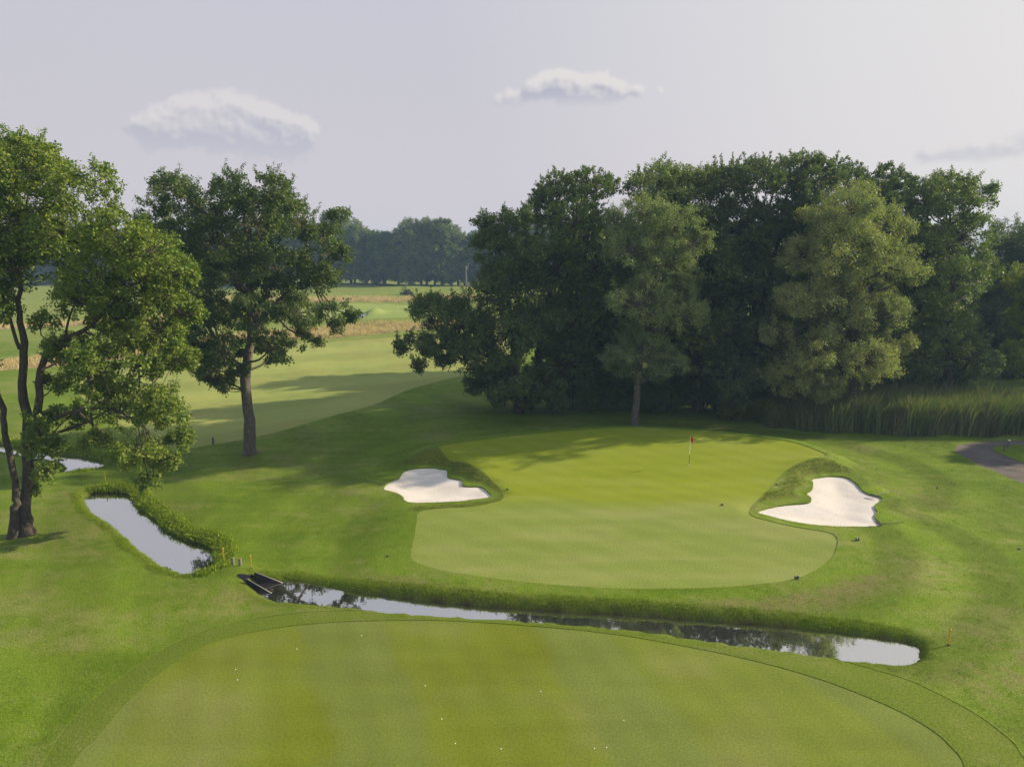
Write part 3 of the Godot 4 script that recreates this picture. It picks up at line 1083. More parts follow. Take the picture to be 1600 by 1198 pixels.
	var portraits := [
		{"n": "t1", "lobes": [[-24.9, 20.1, -36.4, 2.05], [-27.4, 20.5, -40.1, 2.14], [-26.1, 20.0, -34.9, 2.29], [-28.3, 20.3, -37.9, 2.36], [-22.8, 19.1, -35.2, 1.49], [-25.1, 19.4, -38.8, 1.56], [-20.4, 19.2, -34.8, 1.24, 0.5], [-23.5, 19.7, -40.0, 1.35, 0.5], [-20.5, 17.9, -35.5, 1.00, 0.5], [-25.5, 17.4, -35.6, 2.50], [-28.4, 17.6, -39.7, 2.65], [-23.7, 16.8, -36.8, 2.41], [-25.1, 16.9, -38.8, 2.42], [-19.7, 16.6, -34.7, 1.79], [-21.6, 16.7, -38.0, 1.86], [-17.9, 15.8, -34.5, 1.62], [-20.7, 15.8, -39.7, 1.77], [-28.7, 16.3, -36.8, 3.10], [-29.0, 16.3, -37.2, 2.98], [-28.7, 13.0, -35.8, 2.68], [-31.6, 12.8, -39.3, 2.80], [-25.6, 15.0, -35.7, 1.50, 0.6], [-27.2, 15.0, -37.9, 1.52, 0.6], [-21.4, 14.7, -35.5, 2.00], [-22.5, 14.6, -37.3, 1.99], [-19.4, 14.0, -36.2, 1.97], [-20.6, 13.9, -38.5, 1.99], [-17.5, 14.7, -36.0, 1.15], [-18.3, 14.6, -37.6, 1.14], [-17.6, 12.6, -36.5, 1.16], [-18.1, 12.6, -37.5, 1.14], [-18.5, 11.7, -35.8, 1.51], [-19.6, 11.4, -37.9, 1.52], [-21.4, 12.3, -36.7, 1.55], [-23.3, 11.9, -40.0, 1.60], [-19.6, 10.4, -35.3, 1.72], [-21.7, 9.8, -39.2, 1.81], [-18.2, 10.2, -36.5, 1.16], [-19.5, 9.8, -39.2, 1.19], [-21.5, 9.6, -34.1, 1.28, 0.8], [-23.7, 9.0, -37.6, 1.34, 0.8], [-21.0, 7.9, -35.8, 1.85], [-23.2, 7.0, -39.6, 1.94], [-18.6, 7.7, -35.2, 1.49], [-21.0, 6.7, -39.6, 1.59], [-18.3, 5.6, -36.5, 0.89], [-22.3, 5.9, -35.3, 0.93, 0.8], [-19.7, 5.8, -34.5, 1.36], [-22.0, 4.5, -38.7, 1.45], [-19.7, 4.3, -37.5, 0.99], [-21.1, 2.8, -37.9, 0.78], [-26.3, 5.3, -36.1, 0.74, 0.7], [-26.1, 3.8, -36.7, 0.76, 0.7], [-27.7, 2.5, -37.2, 0.56, 0.6], [-25.7, 6.5, -38.6, 1.09, 0.8], [-29.9, 9.7, -35.7, 2.01], [-32.6, 9.1, -38.9, 2.08], [-22.1, 13.4, -34.9, 1.31, 0.8], [-24.5, 13.2, -38.6, 1.38, 0.8], [-23.8, 10.8, -36.2, 1.15, 0.8], [-25.7, 10.4, -39.0, 1.18, 0.8], [-21.1, 10.8, -33.7, 1.20], [-25.0, 9.9, -40.0, 1.35], [-25.9, 8.5, -37.9, 0.92, 0.7], [-25.7, 7.0, -36.5, 0.89, 0.8], [-25.2, 12.3, -36.6, 0.82, 0.6], [-25.6, 6.2, -35.7, 0.80, 0.8], [-25.1, 5.4, -35.8, 0.81, 0.8]],
		"stems": [[[-28.01, -0.25, -37.00, 0.51], [-27.92, 0.46, -37.00, 0.37], [-27.85, 2.01, -37.00, 0.29], [-27.24, 4.86, -37.00, 0.27], [-27.00, 8.72, -37.00, 0.21], [-26.68, 11.03, -37.00, 0.18], [-26.65, 13.29, -37.00, 0.12], [-26.08, 15.67, -37.00, 0.09], [-25.43, 18.63, -37.00, 0.04]], [[-27.32, 4.30, -37.00, 0.21], [-26.35, 7.27, -37.00, 0.20], [-25.76, 10.08, -37.00, 0.16], [-24.60, 11.07, -36.70, 0.14], [-22.46, 12.04, -36.40, 0.11], [-20.08, 14.03, -36.00, 0.07], [-18.31, 15.02, -36.00, 0.03]], [[-28.51, -0.03, -36.50, 0.33], [-28.16, 1.44, -36.50, 0.21], [-27.93, 2.58, -36.50, 0.18], [-28.00, 5.59, -36.40, 0.16], [-27.92, 7.41, -36.40, 0.15], [-28.15, 10.27, -36.20, 0.12], [-28.28, 14.03, -36.00, 0.07]], [[-26.66, 5.42, -37.00, 0.15], [-25.25, 6.82, -36.60, 0.12], [-23.08, 7.55, -35.80, 0.10], [-21.17, 7.69, -35.20, 0.08], [-19.49, 7.09, -34.80, 0.04]], [[-26.94, 10.68, -37.00, 0.10], [-27.68, 12.91, -37.40, 0.07], [-28.16, 14.98, -37.60, 0.05], [-28.06, 18.01, -37.60, 0.03]]]},
		{"n": "t2", "lobes": [[-23.3, 20.0, -48.8, 1.74], [-26.6, 20.5, -55.6, 1.88], [-25.9, 18.9, -50.7, 1.33], [-21.9, 18.4, -49.1, 1.75], [-24.5, 18.7, -55.0, 1.86], [-19.8, 19.8, -50.5, 1.99], [-21.5, 20.2, -54.9, 2.05], [-16.8, 20.0, -49.4, 1.76], [-18.6, 20.4, -54.8, 1.85], [-18.7, 18.1, -51.1, 2.63], [-19.8, 18.2, -54.2, 2.65], [-21.4, 16.7, -50.3, 2.36], [-23.6, 16.7, -55.3, 2.46], [-14.9, 17.9, -48.2, 1.72], [-17.3, 18.3, -56.1, 1.90], [-13.8, 16.7, -50.1, 1.60], [-14.8, 16.7, -53.8, 1.63], [-13.1, 18.4, -53.4, 1.00], [-24.7, 16.7, -50.4, 1.89], [-26.2, 16.7, -53.3, 1.90], [-23.8, 14.4, -50.5, 2.37], [-26.3, 14.2, -55.7, 2.48], [-20.0, 14.2, -49.7, 2.80], [-22.1, 14.0, -54.7, 2.92], [-17.2, 14.4, -50.9, 2.62], [-17.7, 14.3, -52.4, 2.56], [-14.1, 14.2, -50.8, 1.71], [-14.6, 14.1, -52.7, 1.69], [-12.5, 15.5, -51.3, 0.96], [-22.5, 11.3, -51.1, 2.15], [-24.7, 10.9, -56.0, 2.24], [-18.3, 11.1, -48.7, 2.28], [-20.8, 10.4, -55.5, 2.47], [-15.2, 11.5, -48.6, 1.82], [-17.3, 10.9, -55.3, 1.97], [-13.1, 11.6, -50.1, 1.22], [-23.1, 9.5, -48.5, 1.64], [-25.2, 8.9, -52.9, 1.69], [-20.8, 8.7, -48.9, 1.74], [-23.6, 7.8, -55.4, 1.87], [-17.7, 8.8, -50.0, 1.69], [-19.3, 8.2, -54.6, 1.75], [-15.6, 9.5, -51.8, 1.46], [-12.9, 10.3, -50.5, 0.76], [-23.3, 6.5, -51.4, 1.06], [-12.2, 11.1, -51.9, 0.68], [-20.7, 7.0, -50.7, 0.86], [-23.4, 6.5, -52.8, 1.49], [-23.2, 7.9, -49.7, 1.40], [-22.2, 5.8, -51.6, 0.87], [-27.6, 18.1, -52.4, 0.69]],
		"stems": [[[-20.81, -0.24, -52.00, 0.66], [-20.80, 0.61, -52.00, 0.48], [-20.67, 3.72, -52.00, 0.40], [-20.59, 6.77, -52.00, 0.37], [-19.97, 9.76, -52.00, 0.30], [-19.88, 13.63, -52.00, 0.23], [-19.78, 16.94, -52.00, 0.18], [-19.87, 20.16, -52.00, 0.06]], [[-20.62, 6.27, -52.00, 0.25], [-21.39, 7.85, -51.50, 0.20], [-22.56, 9.88, -51.00, 0.15], [-23.65, 12.75, -50.80, 0.08]], [[-19.97, 9.76, -52.00, 0.22], [-18.40, 11.67, -52.50, 0.17], [-16.23, 13.59, -53.00, 0.12], [-13.92, 15.52, -53.00, 0.05]], [[-19.89, 12.19, -52.00, 0.20], [-22.50, 15.04, -53.00, 0.13], [-24.87, 18.39, -53.50, 0.07], [-25.67, 20.28, -53.50, 0.03]]]},
		{"n": "f1", "lobes": [[-1.9, 18.2, -64.3, 1.69], [-0.9, 18.1, -65.7, 1.85], [-1.5, 16.1, -63.7, 2.39], [-1.6, 16.1, -67.6, 2.41], [0.0, 13.1, -62.9, 3.07], [0.0, 13.0, -65.1, 3.02], [-2.6, 12.3, -62.2, 1.75], [-0.6, 8.5, -62.1, 3.38], [-0.6, 8.0, -66.7, 3.45], [-4.4, 9.6, -63.2, 2.96], [-4.7, 9.2, -66.7, 2.97], [-7.3, 10.5, -61.3, 2.18], [-7.9, 10.1, -65.9, 2.23], [-6.4, 7.2, -61.5, 2.42], [-6.9, 6.4, -66.6, 2.49], [-9.6, 7.2, -63.6, 1.55], [-8.6, 5.3, -62.6, 0.94], [-3.5, 6.5, -62.1, 2.62], [-3.8, 5.7, -67.1, 2.69], [0.0, 4.6, -60.8, 2.74], [0.0, 3.5, -67.0, 2.86], [-1.3, 2.4, -62.4, 1.29], [3.0, 3.7, -62.6, 2.11], [3.2, 2.8, -67.0, 2.15], [1.7, 16.0, -61.2, 2.06], [1.8, 16.0, -64.5, 2.07], [0.8, 18.5, -61.9, 1.51], [2.6, 9.7, -62.6, 2.64], [2.8, 9.3, -66.2, 2.65], [-2.7, 3.8, -62.7, 1.88], [-2.8, 3.1, -66.3, 1.89], [1.5, 2.1, -63.4, 1.55], [4.3, 1.7, -63.3, 1.42]],
		"stems": [[[0.62, -0.38, -64.00, 0.60], [0.62, 0.57, -64.00, 0.42], [0.49, 3.40, -64.00, 0.36], [0.00, 8.31, -64.00, 0.30], [-0.59, 13.09, -64.00, 0.20], [-1.64, 18.29, -64.00, 0.05]], [[0.49, 4.02, -64.00, 0.22], [-1.80, 6.00, -63.20, 0.18], [-4.73, 7.01, -62.50, 0.13], [-8.21, 7.08, -62.00, 0.05]]]},
		{"n": "f2", "lobes": [[4.2, 21.2, -65.5, 2.33], [4.3, 21.4, -67.1, 2.27], [7.6, 21.2, -64.9, 1.95], [7.9, 21.4, -67.3, 1.92], [3.0, 19.0, -66.1, 2.23], [3.1, 19.0, -68.0, 2.18], [5.8, 18.3, -63.0, 3.25], [6.4, 18.5, -70.0, 3.43], [4.1, 14.3, -63.8, 3.29], [4.4, 14.2, -67.6, 3.31], [8.0, 14.5, -64.5, 3.33], [8.5, 14.5, -67.8, 3.32], [6.2, 9.4, -65.6, 3.69], [6.3, 9.2, -67.2, 3.59], [5.0, 5.0, -65.5, 3.38], [5.3, 4.2, -70.3, 3.44], [8.8, 5.9, -63.7, 2.99], [9.6, 5.0, -69.5, 3.10], [9.2, 22.2, -67.0, 1.00], [6.7, 22.6, -64.7, 0.97], [2.7, 20.6, -66.0, 1.11], [9.7, 10.7, -64.5, 2.42], [10.2, 10.4, -68.2, 2.43]],
		"stems": [[[1.80, -0.49, -66.50, 0.50], [1.79, 0.30, -66.50, 0.40], [2.22, 2.91, -66.50, 0.33], [3.12, 9.27, -66.50, 0.26], [4.29, 15.40, -66.50, 0.16], [4.82, 20.73, -66.50, 0.05]], [[5.78, -0.69, -66.50, 0.50], [5.76, 0.30, -66.50, 0.40], [5.90, 3.56, -66.50, 0.34], [6.22, 10.51, -66.50, 0.25], [7.03, 16.00, -66.50, 0.15], [7.84, 20.73, -66.50, 0.05]]]},
		{"n": "f3", "lobes": [[11.1, 18.9, -58.1, 2.29], [12.0, 19.1, -62.6, 2.34], [13.6, 18.1, -57.8, 2.27], [14.8, 18.3, -63.0, 2.35], [9.9, 16.0, -57.9, 2.61], [10.7, 16.0, -62.9, 2.69], [13.4, 14.6, -59.7, 3.36], [13.8, 14.6, -61.7, 3.29], [10.7, 11.5, -57.2, 3.22], [11.6, 11.2, -62.2, 3.32], [14.1, 10.7, -57.5, 2.59], [14.8, 10.4, -60.5, 2.59], [11.4, 7.0, -58.5, 3.02], [11.8, 6.6, -61.0, 2.99], [13.6, 6.2, -58.3, 1.97], [14.4, 5.6, -62.0, 1.99], [9.6, 6.5, -59.8, 2.02], [9.8, 6.4, -60.7, 1.95], [15.5, 16.5, -59.1, 1.66], [14.3, 12.5, -59.4, 1.95], [15.0, 12.3, -62.5, 1.95], [8.9, 18.2, -60.8, 1.71]],
		"stems": [[[11.18, 0.65, -60.00, 0.45], [11.15, 1.54, -60.00, 0.33], [11.23, 4.19, -60.00, 0.30], [11.54, 9.92, -60.00, 0.22], [11.93, 14.37, -60.00, 0.14], [12.03, 18.68, -60.00, 0.04]]]},
		{"n": "f4", "lobes": [[13.3, 22.0, -64.0, 2.52], [14.6, 22.6, -70.5, 2.64], [12.4, 21.8, -68.7, 1.93], [16.4, 21.5, -64.8, 2.55], [17.4, 21.8, -68.8, 2.57], [14.6, 18.9, -64.1, 3.61], [15.7, 19.1, -68.7, 3.67], [12.4, 15.4, -64.3, 3.61], [13.2, 15.4, -68.2, 3.65], [17.3, 14.2, -64.6, 4.24], [18.6, 14.1, -69.5, 4.33], [16.0, 8.2, -65.4, 4.29], [17.0, 7.7, -69.3, 4.32], [11.6, 8.2, -64.9, 3.04], [12.1, 7.9, -67.8, 3.02]],
		"stems": [[[15.80, 0.18, -67.00, 0.40], [15.57, 5.40, -67.00, 0.33], [15.23, 12.95, -67.00, 0.22], [14.56, 21.36, -67.00, 0.05]]]},
		{"n": "f5", "lobes": [[19.4, 21.7, -65.0, 2.74], [20.1, 21.9, -67.4, 2.70], [21.8, 22.1, -63.5, 2.50], [23.0, 22.4, -67.1, 2.51], [25.5, 22.4, -64.2, 2.71], [27.1, 22.8, -68.4, 2.74], [29.1, 22.7, -66.2, 2.36], [30.0, 22.9, -68.3, 2.31], [21.2, 17.8, -66.1, 4.02], [22.0, 17.9, -68.8, 3.98], [25.0, 17.5, -65.9, 4.02], [25.5, 17.5, -67.2, 3.89], [18.6, 14.2, -64.9, 3.34], [20.0, 14.1, -69.9, 3.42], [23.2, 12.4, -65.7, 4.00], [24.0, 12.3, -67.9, 3.93], [19.8, 8.3, -63.9, 3.59], [22.0, 7.5, -70.8, 3.78], [24.1, 7.1, -63.8, 3.59], [26.0, 6.4, -68.7, 3.67], [20.8, 4.0, -62.3, 3.21], [22.4, 3.1, -67.0, 3.28], [17.6, 5.9, -64.0, 3.00], [18.6, 5.3, -67.6, 3.01], [27.8, 19.5, -65.8, 3.08], [28.4, 19.6, -67.2, 2.99], [28.0, 23.3, -67.7, 1.14], [21.7, 23.1, -66.9, 1.13]],
		"stems": [[[18.59, -0.36, -66.50, 0.45], [18.42, 2.91, -66.50, 0.38], [19.02, 9.27, -66.50, 0.28], [20.22, 15.40, -66.50, 0.18], [20.47, 21.32, -66.50, 0.05]], [[24.36, -0.36, -66.50, 0.50], [24.26, 2.91, -66.50, 0.42], [24.24, 10.51, -66.50, 0.30], [25.34, 16.60, -66.50, 0.18], [26.12, 22.19, -66.50, 0.05]]]},
		{"n": "f6", "lobes": [[33.9, 22.5, -70.1, 2.10], [36.0, 22.9, -74.5, 2.12], [37.5, 22.2, -70.3, 2.11], [39.5, 22.6, -74.0, 2.11], [35.3, 19.8, -70.5, 3.30], [36.1, 19.9, -72.2, 3.21], [37.0, 18.4, -67.5, 3.16], [39.5, 18.6, -72.0, 3.21], [36.1, 14.1, -68.5, 3.85], [38.5, 14.0, -73.1, 3.90], [34.3, 23.9, -71.9, 1.08], [37.9, 23.6, -71.9, 0.94], [39.9, 21.7, -71.1, 1.73]],
		"stems": [[[38.60, -0.76, -71.00, 0.40], [37.63, 8.81, -71.00, 0.30], [36.63, 15.36, -71.00, 0.20], [35.29, 22.30, -71.00, 0.05]]]},
		{"n": "f7", "lobes": [[27.8, 19.1, -57.6, 2.59], [29.5, 19.3, -61.2, 2.62], [26.3, 18.0, -58.8, 2.48], [28.3, 18.2, -63.1, 2.53], [31.4, 17.6, -59.3, 2.50], [32.7, 17.7, -61.5, 2.47], [27.0, 15.5, -56.1, 3.58], [28.9, 15.5, -60.1, 3.64], [31.5, 14.7, -57.6, 2.43], [33.8, 14.6, -61.8, 2.48], [24.8, 15.5, -59.2, 2.33], [25.6, 15.4, -61.0, 2.28], [34.2, 13.9, -58.7, 1.54], [27.4, 11.3, -58.7, 3.41], [28.3, 11.1, -60.7, 3.35], [31.4, 10.3, -58.9, 2.87], [32.8, 10.0, -61.6, 2.85], [23.1, 11.8, -56.8, 1.92], [25.0, 11.5, -61.5, 1.97], [25.8, 7.3, -56.7, 2.76], [27.8, 6.6, -61.2, 2.83], [30.1, 6.8, -56.7, 2.55], [31.8, 6.2, -60.1, 2.57], [22.9, 8.9, -58.7, 1.65], [23.8, 5.1, -58.2, 2.18], [24.5, 4.8, -59.9, 2.13], [27.9, 3.9, -58.3, 1.97], [29.0, 3.5, -60.6, 1.94], [29.9, 20.3, -60.6, 1.70], [35.0, 7.5, -60.9, 1.37], [34.2, 11.0, -61.0, 1.72]],
		"stems": [[[30.43, 1.07, -59.50, 0.40], [30.35, 3.12, -59.50, 0.33], [30.18, 6.59, -59.50, 0.28], [29.47, 11.09, -59.50, 0.22], [28.78, 15.46, -59.50, 0.14], [28.65, 19.71, -59.50, 0.04]], [[30.24, 4.29, -59.50, 0.20], [27.27, 7.81, -58.90, 0.15], [25.29, 12.80, -58.50, 0.10], [25.69, 17.58, -58.50, 0.04]]]},
		{"n": "f8", "lobes": [[40.0, 20.9, -64.8, 2.55], [42.6, 21.2, -68.9, 2.58], [43.4, 20.2, -65.5, 1.47], [37.7, 20.3, -64.5, 2.17], [40.6, 20.6, -69.3, 2.22], [42.8, 17.2, -66.2, 3.10], [44.8, 17.2, -69.3, 3.09], [39.3, 16.0, -65.8, 2.84], [40.7, 16.0, -68.1, 2.79], [40.6, 12.8, -63.4, 3.27], [45.6, 12.4, -71.2, 3.49], [44.7, 14.2, -66.6, 2.12], [47.2, 14.1, -70.4, 2.13], [41.4, 8.2, -64.7, 3.33], [44.0, 7.7, -68.8, 3.37], [40.1, 5.6, -66.0, 2.79], [42.0, 5.0, -69.3, 2.77], [44.5, 5.7, -65.2, 2.75], [47.7, 5.0, -69.8, 2.80], [44.6, 21.4, -65.9, 0.86], [40.1, 22.2, -66.3, 1.12], [43.8, 22.4, -68.4, 1.03]],
		"stems": [[[43.92, -0.48, -67.00, 0.50], [43.49, 4.11, -67.00, 0.40], [42.89, 10.47, -67.00, 0.28], [41.69, 20.18, -67.00, 0.05]]]},
		{"n": "f9", "lobes": [[60.1, 17.1, -84.1, 2.99], [63.4, 17.2, -88.6, 3.00], [62.0, 16.7, -81.8, 3.45], [67.1, 16.8, -88.5, 3.55], [59.3, 12.9, -84.2, 2.84], [62.1, 12.8, -88.3, 2.83], [63.8, 12.1, -84.9, 4.78], [66.7, 12.0, -88.7, 4.74], [60.4, 7.5, -83.6, 3.92], [64.5, 7.0, -89.3, 3.98], [66.5, 6.6, -85.3, 4.80], [68.4, 6.3, -87.8, 4.69], [64.1, 1.7, -85.4, 4.00], [67.5, 0.9, -89.9, 4.00], [67.6, 15.2, -83.4, 5.47], [70.1, 15.2, -86.4, 5.39], [69.1, 7.6, -82.8, 6.21], [74.8, 6.9, -89.6, 6.38]],
		"stems": [[[65.84, -1.77, -86.00, 0.40], [64.53, 7.29, -86.00, 0.30], [63.28, 16.00, -86.00, 0.06]]]},
		{"n": "f10", "lobes": [[49.7, 13.0, -66.5, 2.12], [52.5, 12.8, -70.3, 2.13], [51.6, 9.0, -69.4, 1.69], [51.3, 9.2, -66.8, 2.82], [53.1, 9.0, -69.1, 2.77], [49.8, 5.6, -65.6, 2.09], [53.3, 4.9, -70.3, 2.13], [52.8, 5.5, -66.2, 3.10], [55.6, 4.9, -69.9, 3.11], [52.3, 12.4, -66.2, 3.10], [54.2, 12.2, -68.6, 3.05], [49.4, 6.4, -66.6, 1.12]],
		"stems": [[[54.13, -1.06, -68.00, 0.35], [53.20, 3.93, -68.00, 0.28], [51.93, 11.65, -68.00, 0.06]]]},
	]
	var how := [
		["shade_tree", "large multi-stemmed tree at the left edge with drooping bright green crown", "", "broad", Color(0.150, 0.215, 0.036), mats.leaves, 1.5, 0.72],
		["shade_tree", "lone dark green tree with a straight grey trunk beside the fairway", "", "broad", Color(0.095, 0.142, 0.045), mats.leaves, 1.3, 0.76],
		["wood_tree", "dark tree at the wood's left end, with a long low branch reaching left", "trees of the wood", "broad", Color(0.105, 0.152, 0.052), mats.leaves_dark, 1.05, 0.92],
		["wood_tree", "tall dark twin-trunked tree standing just right of the low-branched tree", "trees of the wood", "upright", Color(0.122, 0.17, 0.054), mats.leaves_dark, 0.8, 0.95],
		["wood_tree", "grey-green tree with a pale trunk at the front of the wood, behind the green's middle", "trees of the wood", "small", Color(0.225, 0.275, 0.13), mats.leaves, 0.85, 0.92],
		["wood_tree", "round-topped tree rising behind the grey-green tree", "trees of the wood", "broad", Color(0.165, 0.21, 0.075), mats.leaves_dark, 0.8, 1.0],
		["wood_tree", "massive dark tree that tops the middle of the wood", "trees of the wood", "upright", Color(0.125, 0.165, 0.082), mats.leaves_dark, 0.9, 1.0],
		["wood_tree", "dark tufted treetop showing between the massive tree and the right-hand one", "trees of the wood", "upright", Color(0.11, 0.15, 0.062), mats.leaves_dark, 0.8, 1.05],
		["wood_tree", "big olive green tree with fine pale leaves behind the reed bed's left end", "trees of the wood", "small", Color(0.27, 0.30, 0.14), mats.leaves, 0.9, 0.95],
		["wood_tree", "tall tree with a lobed top right of the olive tree", "trees of the wood", "broad", Color(0.155, 0.205, 0.07), mats.leaves_dark, 0.85, 0.98],
		["wood_tree", "lower tree farther back at the right edge, against the sky", "trees of the wood", "small", Color(0.115, 0.15, 0.065), mats.leaves_dark, 0.6, 1.3],
		["wood_tree", "small yellow-green tree at the right edge above the reeds", "trees of the wood", "broad", Color(0.17, 0.21, 0.03), mats.leaves, 0.8, 1.0],
	]
	for i in how.size():
		var w: Array = how[i]
		grow_tree(w[0], portraits[i], w[1], w[2], w[3], w[4], grey_bark if i in [1, 4] else bark, w[5], w[6], w[7], 100 + i)
	print("portraits")
	# the depth of the wood: trees of which only dark gaps between the front ones show
	var inner := [[8.0, -76.0, 20.0, 10.0], [18.0, -80.0, 22.0, 11.0], [27.0, -77.0, 19.0, 10.0], [38.0, -82.0, 20.0, 11.0], [48.0, -84.0, 19.0, 11.0], [24.0, -90.0, 22.0, 12.0], [40.0, -95.0, 22.0, 12.0], [56.0, -96.0, 20.0, 12.0], [13.0, -92.0, 21.0, 12.0], [66.0, -88.0, 18.0, 12.0]]
	for i in inner.size():
		var q: Array = inner[i]
		grow_tree("inner_wood_tree", round_spec(q[0], q[1], q[2], q[3], 2.5, 300 + i), "dark tree deep in the wood, behind the front row of trees", "trees deep in the wood", "broad", Color(0.11, 0.155, 0.055), bark, mats.leaves_dark, 0.4, 1.7, 400 + i, true)
	# a tree beyond the right edge of the view whose top shades the lawn by the path
	grow_tree("lawn_tree", round_spec(74.0, -61.8, 19.0, 9.0, 6.0, 351), "broad tree on the lawn beyond the cart path", "", "broad", Color(0.06, 0.09, 0.025), bark, mats.leaves, 0.5, 1.5, 451)
	# undergrowth along the foot of the wood
	var shrubs := [[7.5, -67.0, 2.6], [10.0, -68.5, 3.4], [14.0, -67.0, 2.4], [16.5, -69.0, 3.6], [19.5, -67.5, 2.8], [22.5, -66.5, 2.4], [25.5, -67.0, 3.0], [28.5, -66.0, 3.2], [33.5, -69.5, 3.8], [40.0, -70.0, 4.5], [46.0, -72.0, 4.5], [21.0, -63.3, 1.5], [24.0, -62.6, 1.7]]
	for i in shrubs.size():
		var q: Array = shrubs[i]
		rng.seed = 500 + i
		var weeds: bool = i > 10
		var t := thing("shrub", ["dark shrub in the shade at the foot of the wood", "yellow-green weedy shrub left of the reed bed, the %s one" % ("left" if i == 11 else "right")][int(weeds)], "shrub", on_ground(q[0], q[1], -0.05), 0.0, ["undergrowth of the wood", "weedy shrubs"][int(weeds)])
		var st := new_st()
		var data := [[], []]
		for k in 9:
			var a := rng.randf() * TAU
			var tip := Vector3(cos(a) * q[2] * 0.45, q[2] * rng.randf_range(0.45, 0.9), sin(a) * q[2] * 0.45)
			add_tube(st, [Vector3.ZERO, tip * 0.5 + Vector3(0, 0.2, 0), tip], [0.05, 0.035, 0.012], 5)
			for n in int(30 * q[2]):
				var at: Vector3 = tip + Vector3(rng.randfn(), rng.randfn() * 0.9, rng.randfn()) * q[2] * 0.2
				at.y = maxf(at.y, 0.15)
				var v := rng.randf_range(0.75, 1.25)
				put(data, facing(Vector3(rng.randfn() * 0.5, 1, rng.randfn() * 0.5).normalized(), rng.randf() * TAU, rng.randf_range(0.8, 1.3)), at, (Color(0.16, 0.19, 0.03) if weeds else Color(0.12, 0.165, 0.05)) * v)
		obj("stems", done(st), bark, t)
		scattered("foliage", mats.sprig_small, mats.leaves, data, t)
	print("wood")
	# far tree line: four kinds, copied
	var kinds := []
	for i in 5:
		var sp := round_spec(-120.0 + i, -262.0, 21.0 + i, 13.0 + (i % 3), 3.0, 600 + i)
		var t := grow_tree("distant_tree", sp, "hazy blue-green tree in the distant tree line beyond the far green", "distant tree line", ["broad", "small", "upright"][i % 3], [Color(0.10, 0.14, 0.05), Color(0.15, 0.18, 0.06), Color(0.09, 0.125, 0.05), Color(0.12, 0.16, 0.05), Color(0.16, 0.19, 0.07)][i], bark, mats.leaves_dark, 0.16, 2.6, 700 + i, true)
		kinds.append(t)
	rng.seed = 800
	var spot := 0
	for row in 2:
		for i in 34:
			var x := -205.0 + i * 6.6 + row * 3.0 + rng.randf_range(-1.5, 1.5)
			var z := -262.0 - row * 9.0 + rng.randf_range(-2.5, 2.5) - 0.06 * absf(x + 40.0)
			var t: Node3D = kinds[spot % 5] if spot < 5 else kinds[rng.randi() % 5].duplicate()
			if spot >= 5:
				t.name = numbered("distant_tree")
				add_child(t)
			spot += 1
			t.position = on_ground(x, z, -0.3)
			t.rotation.y = rng.randf() * TAU
			t.scale = Vector3.ONE * (rng.randf_range(0.84, 1.1) + 0.16 * noise_low.get_noise_2d(x * 1.5, row * 50.0))
	var pale := thing("bare_trunk", "pale bare trunk standing before the distant tree line", "tree trunk", on_ground(-16.9, -254.0, -0.2))
	var pst := new_st()
	add_tube(pst, [Vector3.ZERO, Vector3(0.1, 3.5, 0), Vector3(0.0, 7.5, 0)], [0.36, 0.28, 0.16], 9, true)
	obj("trunk", done(pst), flat(Color(0.33, 0.31, 0.28), 0.9), pale)
	pst = new_st()
	add_tube(pst, [Vector3(0.05, 5.5, 0), Vector3(0.7, 7.0, 0.3), Vector3(1.0, 8.3, 0.3)], [0.14, 0.1, 0.04], 6)
	obj("limb", done(pst), flat(Color(0.33, 0.31, 0.28), 0.9), pale)
	print("far trees")

	# ------------------------------------------------ grasses
	mats.grass = leaf_material(Color(0.7, 0.8, 0.3), 0.7)
	var water_grass := [[], []]
	rng.seed = 21
	for q in [[CREEK, 7000, false], [POND, 11000, true], [FPOND, 1500, true]]:
		var poly := outline(q[0], 3)
		var f: PackedFloat32Array = fields.creek if q[0] == CREEK else fields.pond if q[0] == POND else fields.far_pond
		var n := poly.size()
		for i in q[1]:
			var k := rng.randi() % n
			var a := poly[k]
			var b := poly[(k + 1) % n]
			if rng.randf() * 1.2 > (b - a).length():
				continue
			var p := a.lerp(b, rng.randf())
			var out := (b - a).orthogonal().normalized()
			if Geometry2D.is_point_in_polygon(p + out * 0.05, poly):
				out = -out
			p += out * (0.12 + rng.randf() * 0.5 + absf(rng.randfn()) * 0.1)
			# the long fringe stands on the far and right-hand banks; the near bank is trimmed
			var long: bool = out.y < -0.25 or q[2] and out.x > 0.3
			var size := rng.randf_range(0.7, 1.25) * (1.0 if not q[2] else 2.2) * (1.0 if long else 0.38) * (1.15 if noise_mid.get_noise_2d(p.x * 2.0, p.y * 2.0) > 0.0 else 0.8)
			var v := rng.randf_range(0.75, 1.2)
			put(water_grass, facing(Vector3(rng.randfn() * 0.2 - out.x * 0.25, 1, rng.randfn() * 0.2 - out.y * 0.25).normalized(), rng.randf() * TAU, size), on_ground(p.x, p.y, -0.03), Color(0.20, 0.285, 0.014) * v)
	tag(scattered("bank_grass", blades(14, 0.09, 0.08, 0.013, 0.9, 5), mats.grass, water_grass), "long bright grass fringing the banks of the water", "grass")
	var lip_grass := [[], []]
